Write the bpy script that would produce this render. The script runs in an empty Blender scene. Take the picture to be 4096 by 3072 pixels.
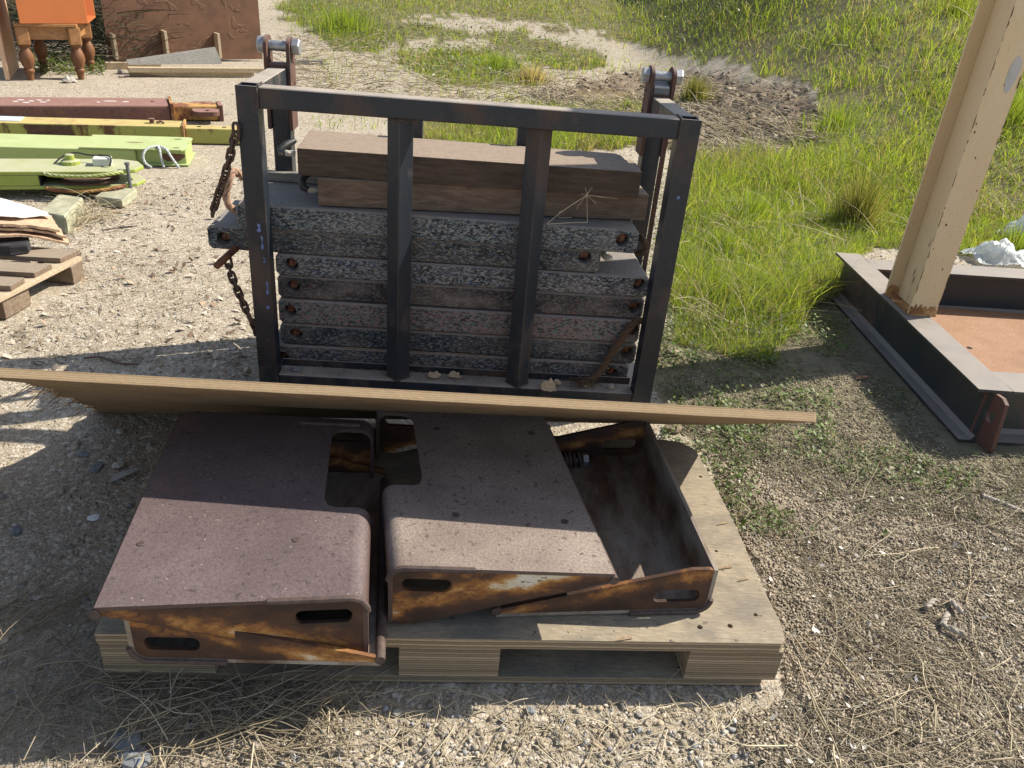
import bpy, bmesh, math, random
import numpy as np
from mathutils import Vector, Matrix
from mathutils.geometry import tessellate_polygon
random.seed(7); RNG = np.random.default_rng(7)
SC = bpy.context.scene; COL = SC.collection
# ------------------------------------------------------------------ camera, sky, sun, exposure
FPX, PITCH, ROLL, CAMH = 3193.8, .4991, .0882, 1.415          # focal length in pixels of a 4096 x 3072 picture
def cam_axes():
    fw = np.array([0, math.cos(PITCH), -math.sin(PITCH)]); rt = np.array([1., 0, 0]); up = np.cross(rt, fw)
    return (math.cos(ROLL)*rt + math.sin(ROLL)*up, -math.sin(ROLL)*rt + math.cos(ROLL)*up, fw)
RT, UP, FW = cam_axes()
cd = bpy.data.cameras.new('camera'); cd.sensor_width = 36; cd.lens = FPX/4096*36; cd.clip_start = .05; cd.clip_end = 400
cam = bpy.data.objects.new('camera', cd); COL.objects.link(cam); SC.camera = cam
cam.matrix_world = Matrix([[RT[i], UP[i], -FW[i], (0, 0, CAMH)[i]] for i in range(3)] + [[0, 0, 0, 1]])
SUN = Vector((.97, .46, 1.0)).normalized()
W = bpy.data.worlds.new('World'); SC.world = W; W.use_nodes = True
wn = W.node_tree; bg = wn.nodes['Background']; sky = wn.nodes.new('ShaderNodeTexSky'); sky.sky_type = 'NISHITA'; sky.sun_disc = False
sky.sun_elevation = math.asin(SUN.z); sky.sun_rotation = math.atan2(SUN.x, SUN.y)
hs = wn.nodes.new('ShaderNodeHueSaturation'); hs.inputs['Saturation'].default_value = .78; wn.links.new(sky.outputs[0], hs.inputs['Color']); wn.links.new(hs.outputs[0], bg.inputs[0]); bg.inputs[1].default_value = .115
sl = bpy.data.lights.new('sun', 'SUN'); sl.energy = 5.0; sl.angle = math.radians(.55); sl.color = (1, .93, .81)
so = bpy.data.objects.new('sun', sl); COL.objects.link(so); so.rotation_euler = SUN.to_track_quat('Z', 'Y').to_euler()
SC.view_settings.view_transform = 'Standard'; SC.view_settings.look = 'None'; SC.view_settings.gamma = 1; SC.view_settings.exposure = .72

# ------------------------------------------------------------------ geometry of the picture -> points in the place
def U(px, py, z=None, y=None):
    d = FW + RT*(px-2048)/FPX + UP*(1536-py)/FPX
    t = (z-CAMH)/d[2] if z is not None else y/d[1]
    return np.array([0, 0, CAMH]) + d*t
def proj(P):
    d = np.asarray(P, float) - np.array([0, 0, CAMH]); z = d@FW
    return 2048 + FPX*(d@RT)/z, 1536 - FPX*(d@UP)/z
def zfor(x, y, py):
    lo, hi = -1., 4.
    for _ in range(40):
        m = (lo+hi)/2
        if proj([x, y, m])[1] > py: lo = m
        else: hi = m
    return lo
z1 = lambda a, b: (a*.4973, b*.4973)
z2 = lambda a, b: (800+a*.5425, b*.5425)
z3 = lambda a, b: (1900+a*.5425, b*.5425)
z4 = lambda a, b: (a*.578, 750+b*.578)
z5 = lambda a, b: (300+a*.6329, 2200+b*.6329)
z6 = lambda a, b: (800+a*.5123, 800+b*.5123)
z7 = lambda a, b: (1800+a*.5123, 800+b*.5123)

# ------------------------------------------------------------------ mesh helpers
class MB:
    def __init__(s): s.v = []; s.f = []; s.m = []
    def add(s, vs, fs, m=0):
        o = len(s.v); s.v += [tuple(map(float, p)) for p in vs]; s.f += [tuple(i+o for i in f) for f in fs]; s.m += [m]*len(fs)
    def hexa(s, p, m=0):                         # 4 bottom + 4 top corners, counter-clockwise
        s.add(p, [(3, 2, 1, 0), (4, 5, 6, 7), (0, 1, 5, 4), (1, 2, 6, 5), (2, 3, 7, 6), (3, 0, 4, 7)], m)
    def box(s, x0, x1, y0, y1, z0, z1, m=0, f=None):
        p = [(x0, y0, z0), (x1, y0, z0), (x1, y1, z0), (x0, y1, z0), (x0, y0, z1), (x1, y0, z1), (x1, y1, z1), (x0, y1, z1)]
        s.hexa([f(*q) for q in p] if f else p, m)
    def prism(s, poly, d, m=0):                  # polygon of 3D points swept by vector d
        n = len(poly); b = [Vector(p)+Vector(d) for p in poly]
        s.add(list(poly)+b, [tuple(range(n))[::-1], tuple(range(n, 2*n))] + [(i, (i+1) % n, n+(i+1) % n, n+i) for i in range(n)], m)
    def plate(s, outer, holes, t, f, m=0, ch=0.):  # flat outline with holes, thickness t, mapped by f(u,v,w)
        def inset(P, d):
            n = len(P); R = []
            for i in range(n):
                a, b, c = [np.array(P[j % n], float) for j in (i-1, i, i+1)]
                e1 = (b-a)/max(1e-9, np.hypot(*(b-a))); e2 = (c-b)/max(1e-9, np.hypot(*(c-b)))
                nn = np.array([-e1[1]-e2[1], e1[0]+e2[0]]); nn /= max(1e-6, (nn@nn)/2); R.append(tuple(b+nn*d))
            return R
        area = sum(outer[i-1][0]*outer[i][1]-outer[i][0]*outer[i-1][1] for i in range(len(outer)))
        if area < 0: outer = outer[::-1]
        front = inset(outer, ch) if ch else outer
        loops = [front]+[list(h) for h in holes]
        tri = tessellate_polygon([[Vector((p[0], p[1], 0)) for p in L] for L in loops])
        flat = [p for L in loops for p in L]; N = len(flat)
        s.add([f(u, v, 0) for u, v in flat], [tuple(q) for q in tri], m)
        back = [p for L in [outer]+loops[1:] for p in L]
        s.add([f(u, v, t) for u, v in back], [tuple(q)[::-1] for q in tri], m)
        n = len(outer)
        if ch:
            s.add([f(u, v, 0) for u, v in front]+[f(u, v, ch) for u, v in outer], [(i, (i+1) % n, n+(i+1) % n, n+i) for i in range(n)], m)
        s.add([f(u, v, ch) for u, v in outer]+[f(u, v, t) for u, v in outer], [(i, (i+1) % n, n+(i+1) % n, n+i) for i in range(n)], m)
        for h in holes:
            k = len(h)
            s.add([f(u, v, 0) for u, v in h]+[f(u, v, t) for u, v in h], [((i+1) % k, i, k+i, k+(i+1) % k) for i in range(k)], m)
    def tube(s, path, r, n=8, closed=False, m=0):
        P = [Vector(p) for p in path]; N = len(P); rs = r if hasattr(r, '__len__') else [r]*N; rings = []; up = None
        for i in range(N):
            a = P[i-1] if (i or closed) else P[0]; b = P[(i+1) % N] if (i < N-1 or closed) else P[-1]
            t = (b-a).normalized()
            if up is None: up = t.orthogonal().normalized()
            up = (up - t*up.dot(t)); up = up.normalized() if up.length > 1e-6 else t.orthogonal().normalized()
            sd = t.cross(up); rings.append([P[i]+(up*math.cos(2*math.pi*k/n)+sd*math.sin(2*math.pi*k/n))*rs[i] for k in range(n)])
        V = [q for R in rings for q in R]; F = []
        for i in range(N if closed else N-1):
            j = (i+1) % N
            F += [(i*n+k, i*n+(k+1) % n, j*n+(k+1) % n, j*n+k) for k in range(n)]
        if not closed: F += [tuple(range(n))[::-1], tuple(range((N-1)*n, N*n))]
        s.add(V, F, m)
    def lathe(s, prof, c, n=20, ax=(0, 0, 1), m=0):
        A = Vector(ax).normalized(); X = A.orthogonal().normalized(); Y = A.cross(X); c = Vector(c); V = []; F = []
        for r, h in prof: V += [c+A*h+(X*math.cos(2*math.pi*k/n)+Y*math.sin(2*math.pi*k/n))*r for k in range(n)]
        for i in range(len(prof)-1): F += [(i*n+k, i*n+(k+1) % n, (i+1)*n+(k+1) % n, (i+1)*n+k) for k in range(n)]
        F += [tuple(range(n))[::-1], tuple(range((len(prof)-1)*n, len(prof)*n))]
        s.add(V, F, m)
    def build(s, name, mat, parent=None, base=None, bevel=0., seg=2, smooth=False, rough=0., rot=None):
        if parent is not None: base = BASE[parent.name]
        elif base is None: base = np.array(s.v).mean(0)*[1, 1, 0]+[0, 0, np.array(s.v)[:, 2].min()]
        base = Vector(base); me = bpy.data.meshes.new(name)
        me.from_pydata([tuple(Vector(p)-base) for p in s.v], [], s.f)
        for mm in (mat if isinstance(mat, (list, tuple)) else [mat]): me.materials.append(mm)
        me.polygons.foreach_set('material_index', s.m)
        bm = bmesh.new(); bm.from_mesh(me); bmesh.ops.remove_doubles(bm, verts=bm.verts, dist=1e-5)
        bmesh.ops.recalc_face_normals(bm, faces=bm.faces)
        if bevel:
            ed = [e for e in bm.edges if len(e.link_faces) == 2 and e.calc_face_angle(0) > .6]
            bmesh.ops.bevel(bm, geom=ed, offset=bevel, segments=seg, profile=.6, affect='EDGES', clamp_overlap=True)
        if rough:
            for v in bm.verts: v.co += Vector((random.uniform(-1, 1), random.uniform(-1, 1), random.uniform(-1, 1)))*rough
        bm.to_mesh(me); bm.free()
        if smooth:
            me.polygons.foreach_set('use_smooth', [True]*len(me.polygons))
            try: me.set_sharp_from_angle(angle=.7)
            except Exception: pass
        o = bpy.data.objects.new(name, me); COL.objects.link(o)
        if parent is not None: o.parent = parent; BASE[o.name] = base
        else: o.location = base; BASE[o.name] = base
        return o
BASE = {}
def thing(name, label, cat, base, group=None):
    o = bpy.data.objects.new(name, None); COL.objects.link(o); o.location = base; o.empty_display_size = .1
    BASE[o.name] = Vector(base); return tag(o, label, cat, group)
def tag(o, label=None, cat=None, group=None, kind=None):
    if label: o['label'] = label
    if cat: o['category'] = cat
    if group: o['group'] = group
    if kind: o['kind'] = kind
    return o
def quadmap(FL, FR, RR, RL):
    FL, FR, RR, RL = [np.array(p[:2], float) for p in (FL, FR, RR, RL)]
    return lambda u, v: FL*(1-u)*(1-v)+FR*u*(1-v)+RR*u*v+RL*(1-u)*v
def circ(cu, cv, r, n=20, ru=None): return [(cu+(ru or r)*math.cos(2*math.pi*k/n), cv+r*math.sin(2*math.pi*k/n)) for k in range(n)]
def stadium(u0, u1, v0, v1, ru, n=8):
    rv = (v1-v0)/2; c = (v0+v1)/2; P = []
    for k in range(n+1): a = -math.pi/2+math.pi*k/n; P.append((u1-ru+ru*math.cos(a), c+rv*math.sin(a)))
    for k in range(n+1): a = math.pi/2+math.pi*k/n; P.append((u0+ru+ru*math.cos(a), c+rv*math.sin(a)))
    return P
def fastmesh(name, V, F, mat, col=None, smooth=False):
    me = bpy.data.meshes.new(name); V = np.asarray(V, np.float32); me.vertices.add(len(V)); me.vertices.foreach_set('co', V.ravel())
    idx = np.concatenate([f.ravel() for f in F]).astype(np.int32); cnt = np.concatenate([np.full(len(f), f.shape[1]) for f in F])
    me.loops.add(len(idx)); me.loops.foreach_set('vertex_index', idx); me.polygons.add(len(cnt))
    me.polygons.foreach_set('loop_start', np.concatenate([[0], np.cumsum(cnt)[:-1]]).astype(np.int32))
    if smooth: me.polygons.foreach_set('use_smooth', np.ones(len(cnt), bool))
    me.update(calc_edges=True)
    if col is not None:
        a = me.attributes.new('col', 'FLOAT_COLOR', 'POINT'); c = np.ones((len(V), 4), np.float32); c[:, :3] = col; a.data.foreach_set('color', c.ravel())
    me.materials.append(mat); o = bpy.data.objects.new(name, me); COL.objects.link(o); return o

# ------------------------------------------------------------------ value noise (numpy)
def vnoise(x, y, seed=0):
    xi = np.floor(x).astype(np.int64); yi = np.floor(y).astype(np.int64); fx = x-xi; fy = y-yi; fx = fx*fx*(3-2*fx); fy = fy*fy*(3-2*fy)
    def h(a, b):
        n = (a*374761393+b*668265263+seed*69069) & 0x7fffffff; n = ((n ^ (n >> 13))*1274126177) & 0x7fffffff; return ((n ^ (n >> 16)) & 0xffff)/65535.
    return (h(xi, yi)*(1-fx)+h(xi+1, yi)*fx)*(1-fy)+(h(xi, yi+1)*(1-fx)+h(xi+1, yi+1)*fx)*fy
def fbm(x, y, o=4, seed=0):
    s = 0; a = .5
    for i in range(o): s = s+a*(vnoise(x*2**i, y*2**i, seed+i)-.5)*2; a *= .5
    return s
def sstep(x, a, b): t = np.clip((x-a)/(b-a), 0, 1); return t*t*(3-2*t)

# ------------------------------------------------------------------ materials
def mat(name):
    m = bpy.data.materials.new(name); m.use_nodes = True; nt = m.node_tree; nt.nodes.clear()
    return m, nt
def nd(nt, t, ins={}, **pr):
    n = nt.nodes.new(t)
    for k, v in pr.items(): setattr(n, k, v)
    for k, v in ins.items():
        s = n.inputs[k]
        if hasattr(v, 'is_output'): nt.links.new(v, s)
        else: s.default_value = v if not (isinstance(v, tuple) and len(v) == 3 and s.type == 'RGBA') else (*v, 1)
    return n
def co(nt, scale=(1, 1, 1), rand=True):
    c = nd(nt, 'ShaderNodeTexCoord').outputs['Object']
    if rand:
        oi = nd(nt, 'ShaderNodeObjectInfo'); r = nd(nt, 'ShaderNodeMath', {0: oi.outputs['Random'], 1: 37.}, operation='MULTIPLY').outputs[0]
        c = nd(nt, 'ShaderNodeVectorMath', {0: c, 1: r}, operation='ADD').outputs[0]
    return nd(nt, 'ShaderNodeVectorMath', {0: c, 1: scale}, operation='MULTIPLY').outputs[0]
def noi(nt, v, s, d=6., r=.55, dist=0.): return nd(nt, 'ShaderNodeTexNoise', {'Vector': v, 'Scale': s, 'Detail': d, 'Roughness': r, 'Distortion': dist}).outputs['Fac']
def ramp(nt, f, st, interp='LINEAR'):
    n = nd(nt, 'ShaderNodeValToRGB', {0: f}); cr = n.color_ramp; cr.interpolation = interp
    while len(cr.elements) < len(st): cr.elements.new(.5)
    for e, (p, c) in zip(cr.elements, st): e.position = p; e.color = (*c, 1) if isinstance(c, tuple) else (c, c, c, 1)
    return n.outputs[0]
def mix(nt, f, a, b, mode='MIX'):
    n = nt.nodes.new('ShaderNodeMix'); n.data_type = 'RGBA'; n.blend_type = mode
    for i, v in ((0, f), (6, a), (7, b)):
        if hasattr(v, 'is_output'): nt.links.new(v, n.inputs[i])
        else: n.inputs[i].default_value = (*v, 1) if isinstance(v, tuple) else v
    return n.outputs[2]
def mth(nt, op, a, b=0., c=None):
    return nd(nt, 'ShaderNodeMath', {0: a, 1: b} if c is None else {0: a, 1: b, 2: c}, operation=op).outputs[0]
def bump(nt, h, st, dist=.01, nrm=None):
    i = {'Height': h, 'Strength': st, 'Distance': dist}
    if nrm is not None: i['Normal'] = nrm
    return nd(nt, 'ShaderNodeBump', i).outputs[0]
def upf(nt, lo=.4, hi=.8):
    z = nd(nt, 'ShaderNodeSeparateXYZ', {0: nd(nt, 'ShaderNodeNewGeometry').outputs['Normal']}).outputs[2]
    return nd(nt, 'ShaderNodeMapRange', {0: z, 1: lo, 2: hi}).outputs[0]
def out(nt, col, rough=.7, nrm=None, metal=0., spec=.4, **kw):
    i = {'Base Color': col, 'Roughness': rough, 'Metallic': metal, 'Specular IOR Level': spec}
    if nrm is not None: i['Normal'] = nrm
    i.update(kw)
    p = nd(nt, 'ShaderNodeBsdfPrincipled', i); nd(nt, 'ShaderNodeOutputMaterial', {0: p.outputs[0]}); return p

def painted_steel(name, paint, paint2, rust, rust2, sc=6., amt=.5, soft=.05, rough=.45, dust=None, dustamt=.6, fine=.5, stretch=(1, 1, 1), spec=.4, chips=None, wear=None):
    m, nt = mat(name); v = co(nt, stretch)
    n1 = noi(nt, v, sc, 9, .62); msk = ramp(nt, n1, [(amt-soft, 0.), (amt+soft, 1.)])
    n2 = noi(nt, v, sc*5, 8, .7); n3 = noi(nt, v, sc*.6, 3)
    pc = mix(nt, ramp(nt, n3, [(.35, 0.), (.65, 1.)]), paint, paint2)
    pc = mix(nt, ramp(nt, noi(nt, v, sc*22, 3), [(.62, 0.), (.68, fine)]), pc, rust)
    rc = mix(nt, ramp(nt, n2, [(.35, 0.), (.65, 1.)]), rust, rust2)
    c = mix(nt, msk, pc, rc)
    if chips: c = mix(nt, ramp(nt, noi(nt, v, sc*1.7, 5, .6), [(.69, 0.), (.71, 1.)]), c, chips)
    if wear: c = mix(nt, mth(nt, 'MULTIPLY', edgewear(nt), ramp(nt, n2, [(.38, 0.), (.58, .85)])), c, wear)
    rg = mth(nt, 'MULTIPLY_ADD', msk, .9-rough, rough)
    if dust:
        d = mth(nt, 'MULTIPLY', upf(nt), ramp(nt, noi(nt, v, sc*1.5, 8, .7), [(.3, dustamt*.6), (.6, dustamt)]))
        c = mix(nt, d, c, dust); rg = mth(nt, 'MAXIMUM', rg, mth(nt, 'MULTIPLY', d, .95))
    h = mth(nt, 'ADD', mth(nt, 'MULTIPLY', n2, .6), mth(nt, 'MULTIPLY', msk, -.5))
    out(nt, c, rg, bump(nt, h, .35, .004), spec=spec); return m

def edgewear(nt, rad=.004, samples=4):
    bv = nd(nt, 'ShaderNodeBevel', {'Radius': rad}, samples=samples).outputs[0]; gn = nd(nt, 'ShaderNodeNewGeometry').outputs['Normal']
    dt = nd(nt, 'ShaderNodeVectorMath', {0: bv, 1: gn}, operation='DOT_PRODUCT').outputs['Value']; return ramp(nt, dt, [(.80, 1.), (.985, 0.)])
def speckle(name, base, cols, sc=95., dust=(.24, .21, .185), amt=.55, dustf=.2):
    m, nt = mat(name); v = co(nt, (1, 1, 1.9))
    w = nd(nt, 'ShaderNodeTexNoise', {'Vector': v, 'Scale': sc*.9, 'Detail': 3.}).outputs['Color']
    v2 = nd(nt, 'ShaderNodeVectorMath', {0: w, 1: (.011, .011, .011), 2: v}, operation='MULTIPLY_ADD').outputs[0]
    vo = nd(nt, 'ShaderNodeTexVoronoi', {'Vector': v2, 'Scale': sc, 'Randomness': 1.})
    r = nd(nt, 'ShaderNodeSeparateColor', {0: vo.outputs['Color']}).outputs[0]
    st = [(0., base), (amt*.75, tuple(x*2.4 for x in base)), (amt, tuple(x*5 for x in base))]; rem = 1-amt; p = amt
    for c, w_ in cols: p2 = p+rem*w_; st.append((min(.995, p+.02 if p == amt else p), c)); p = p2
    c = ramp(nt, r, st, 'CONSTANT')
    c = mix(nt, ramp(nt, noi(nt, v, 7., 6, .6), [(.42, 0.), (.75, dustf*2)]), c, dust)
    d = mth(nt, 'MULTIPLY', upf(nt, .3, .75), ramp(nt, noi(nt, v, 18, 8, .7), [(.3, .62), (.6, .97)]))
    c = mix(nt, d, c, dust)
    out(nt, c, .75, bump(nt, noi(nt, v, 140, 3), .25, .004), spec=.3); return m

def timber(name, c1, c2, c3, along=(1, 9, 9), sc=9., top=None, rough=.8, crack=.5):
    m, nt = mat(name); v = co(nt, along)
    g = noi(nt, v, sc, 9, .65, .4); f = noi(nt, v, sc*6, 5, .7); b = noi(nt, co(nt), 2.2, 3)
    c = ramp(nt, g, [(.3, c1), (.5, c2), (.72, c3)]); c = mix(nt, ramp(nt, b, [(.35, 0.), (.65, .45)]), c, c1)
    c = mix(nt, ramp(nt, f, [(.6, 0.), (.68, crack)]), c, tuple(x*.3 for x in c1))
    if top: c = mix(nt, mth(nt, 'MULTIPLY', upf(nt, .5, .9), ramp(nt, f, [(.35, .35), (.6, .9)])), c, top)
    out(nt, c, rough, bump(nt, mth(nt, 'ADD', f, g), .35, .005), spec=.25); return m

def ply_edge(name, light, dark, n, axis=2, face=None, facev=(1, 8, 1), thr=.45):
    # veneers show as stripes on the edges, grain on the broad faces
    m, nt = mat(name); c0 = nd(nt, 'ShaderNodeTexCoord').outputs['Object']
    wob = mth(nt, 'MULTIPLY', noi(nt, c0, 9., 3), .006); comp = nd(nt, 'ShaderNodeSeparateXYZ', {0: c0}).outputs[axis]
    a = mth(nt, 'MULTIPLY', mth(nt, 'ADD', comp, wob), n)
    s1 = mth(nt, 'FRACT', a); idx = mth(nt, 'FLOOR', a)
    wn_ = nd(nt, 'ShaderNodeTexWhiteNoise', {'W': idx}, noise_dimensions='1D').outputs[0]
    st = ramp(nt, s1, [(0., .0), (.06, 1.), (.8, .85), (.98, .05)])
    c = mix(nt, st, dark, mix(nt, wn_, light, tuple(x*.5 for x in light)))
    gr = noi(nt, nd(nt, 'ShaderNodeVectorMath', {0: c0, 1: (12, 12, 90)}, operation='MULTIPLY').outputs[0], 6., 6, .7)
    c = mix(nt, ramp(nt, gr, [(.3, .4), (.5, 0.)]), c, dark)
    v = nd(nt, 'ShaderNodeVectorMath', {0: c0, 1: facev}, operation='MULTIPLY').outputs[0]
    g = noi(nt, v, 14., 9, .7, .3); f = noi(nt, c0, 7., 8, .65)
    fc = ramp(nt, g, [(.3, face[0]), (.5, face[1]), (.7, face[2])]); fc = mix(nt, ramp(nt, f, [(.45, 0.), (.62, .65)]), fc, face[3])
    fc = mix(nt, ramp(nt, noi(nt, c0, 60., 2), [(.68, 0.), (.72, .7)]), fc, (.05, .045, .04))
    nz = nd(nt, 'ShaderNodeSeparateXYZ', {0: nd(nt, 'ShaderNodeVectorTransform', {0: nd(nt, 'ShaderNodeNewGeometry').outputs['Normal']}, vector_type='NORMAL', convert_from='WORLD', convert_to='OBJECT').outputs[0]}).outputs[axis]
    bf = ramp(nt, mth(nt, 'ABSOLUTE', nz), [(.6, 0.), (.62, 1.)])
    out(nt, mix(nt, bf, c, fc), .85, bump(nt, mth(nt, 'ADD', mth(nt, 'MULTIPLY', st, mth(nt, 'SUBTRACT', 1., bf)), g), .4, .004), spec=.2); return m

def rust_paint(name, a=.05, b=0., c=.03):
    # old white paint half eaten by rust: white islands, orange halo, dark brown scale
    m, nt = mat(name); v = co(nt, (1, 1, 1.6))
    n = noi(nt, v, 5., 10, .62, .3); f = noi(nt, v, 38., 6, .7)
    xyz = nd(nt, 'ShaderNodeSeparateXYZ', {0: nd(nt, 'ShaderNodeTexCoord').outputs['Object']}); zc = mth(nt, 'MULTIPLY_ADD', xyz.outputs[0], b, a)
    e = mth(nt, 'POWER', mth(nt, 'DIVIDE', mth(nt, 'SUBTRACT', xyz.outputs[2], zc), c), 2.); g = mth(nt, 'EXPONENT', mth(nt, 'MULTIPLY', e, -1.))
    k = mth(nt, 'ADD', n, mth(nt, 'MULTIPLY', mth(nt, 'SUBTRACT', f, .5), .22)); k = mth(nt, 'ADD', k, mth(nt, 'MULTIPLY_ADD', g, .17, -.125))
    c = ramp(nt, k, [(.32, (.040, .022, .016)), (.46, (.085, .040, .022)), (.535, (.25, .105, .030)), (.60, (.42, .22, .07)), (.645, (.55, .46, .32)), (.72, (.62, .59, .52))])
    c = mix(nt, ramp(nt, noi(nt, v, 90., 3), [(.62, 0.), (.67, .8)]), c, (.05, .025, .018))
    out(nt, c, .72, bump(nt, k, .4, .005), spec=.35); return m
def rust_top(name, a, b, c_, spot, spotamt, rough=.75):
    m, nt = mat(name); v = co(nt)
    c = ramp(nt, noi(nt, v, 4., 7, .6), [(.32, a), (.5, b), (.68, c_)])
    c = mix(nt, ramp(nt, noi(nt, v, 170., 3, .6), [(.4, .45), (.62, 0.)]), c, tuple(x*.55 for x in a))
    c = mix(nt, ramp(nt, noi(nt, v, 75., 4, .65), [(.60, 0.), (.66, spotamt)]), c, spot)
    c = mix(nt, ramp(nt, noi(nt, v, 3.1, 6, .6), [(.62, 0.), (.72, .5)]), c, (.30, .13, .07))
    c = mix(nt, ramp(nt, nd(nt, 'ShaderNodeTexVoronoi', {'Vector': v, 'Scale': 42.}).outputs[0], [(.05, .8), (.075, 0.)]), c, (.42, .36, .28))
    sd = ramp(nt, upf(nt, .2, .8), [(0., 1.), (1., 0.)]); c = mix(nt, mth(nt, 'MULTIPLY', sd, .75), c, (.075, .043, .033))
    out(nt, c, rough, bump(nt, noi(nt, v, 190., 4), .35, .003), spec=.35); return m
def plain(name, c, rough=.7, var=.35, sc=20., metal=0., spec=.4, bmp=.2):
    m, nt = mat(name); v = co(nt); n = noi(nt, v, sc, 6, .65)
    out(nt, mix(nt, ramp(nt, n, [(.3, 0.), (.7, 1.)]), tuple(x*(1-var) for x in c), tuple(min(1, x*(1+var)) for x in c)), rough, bump(nt, n, bmp, .004), metal, spec); return m
def vcol(name, rough=.8, trans=0., bmp=0., spec=.25):
    m, nt = mat(name); a = nd(nt, 'ShaderNodeAttribute', attribute_name='col').outputs['Color']
    i = {'Base Color': a, 'Roughness': rough, 'Specular IOR Level': spec}
    if bmp: i['Normal'] = bump(nt, noi(nt, co(nt, rand=False), 120., 4), bmp, .003)
    p = nd(nt, 'ShaderNodeBsdfPrincipled', i); s = p.outputs[0]
    if trans:
        t = nd(nt, 'ShaderNodeBsdfTranslucent', {'Color': mix(nt, 1., a, (1.25, 1.2, .55), 'MULTIPLY')})
        s = nd(nt, 'ShaderNodeMixShader', {0: trans, 1: s, 2: t.outputs[0]}).outputs[0]
    nd(nt, 'ShaderNodeOutputMaterial', {0: s}); return m

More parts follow.
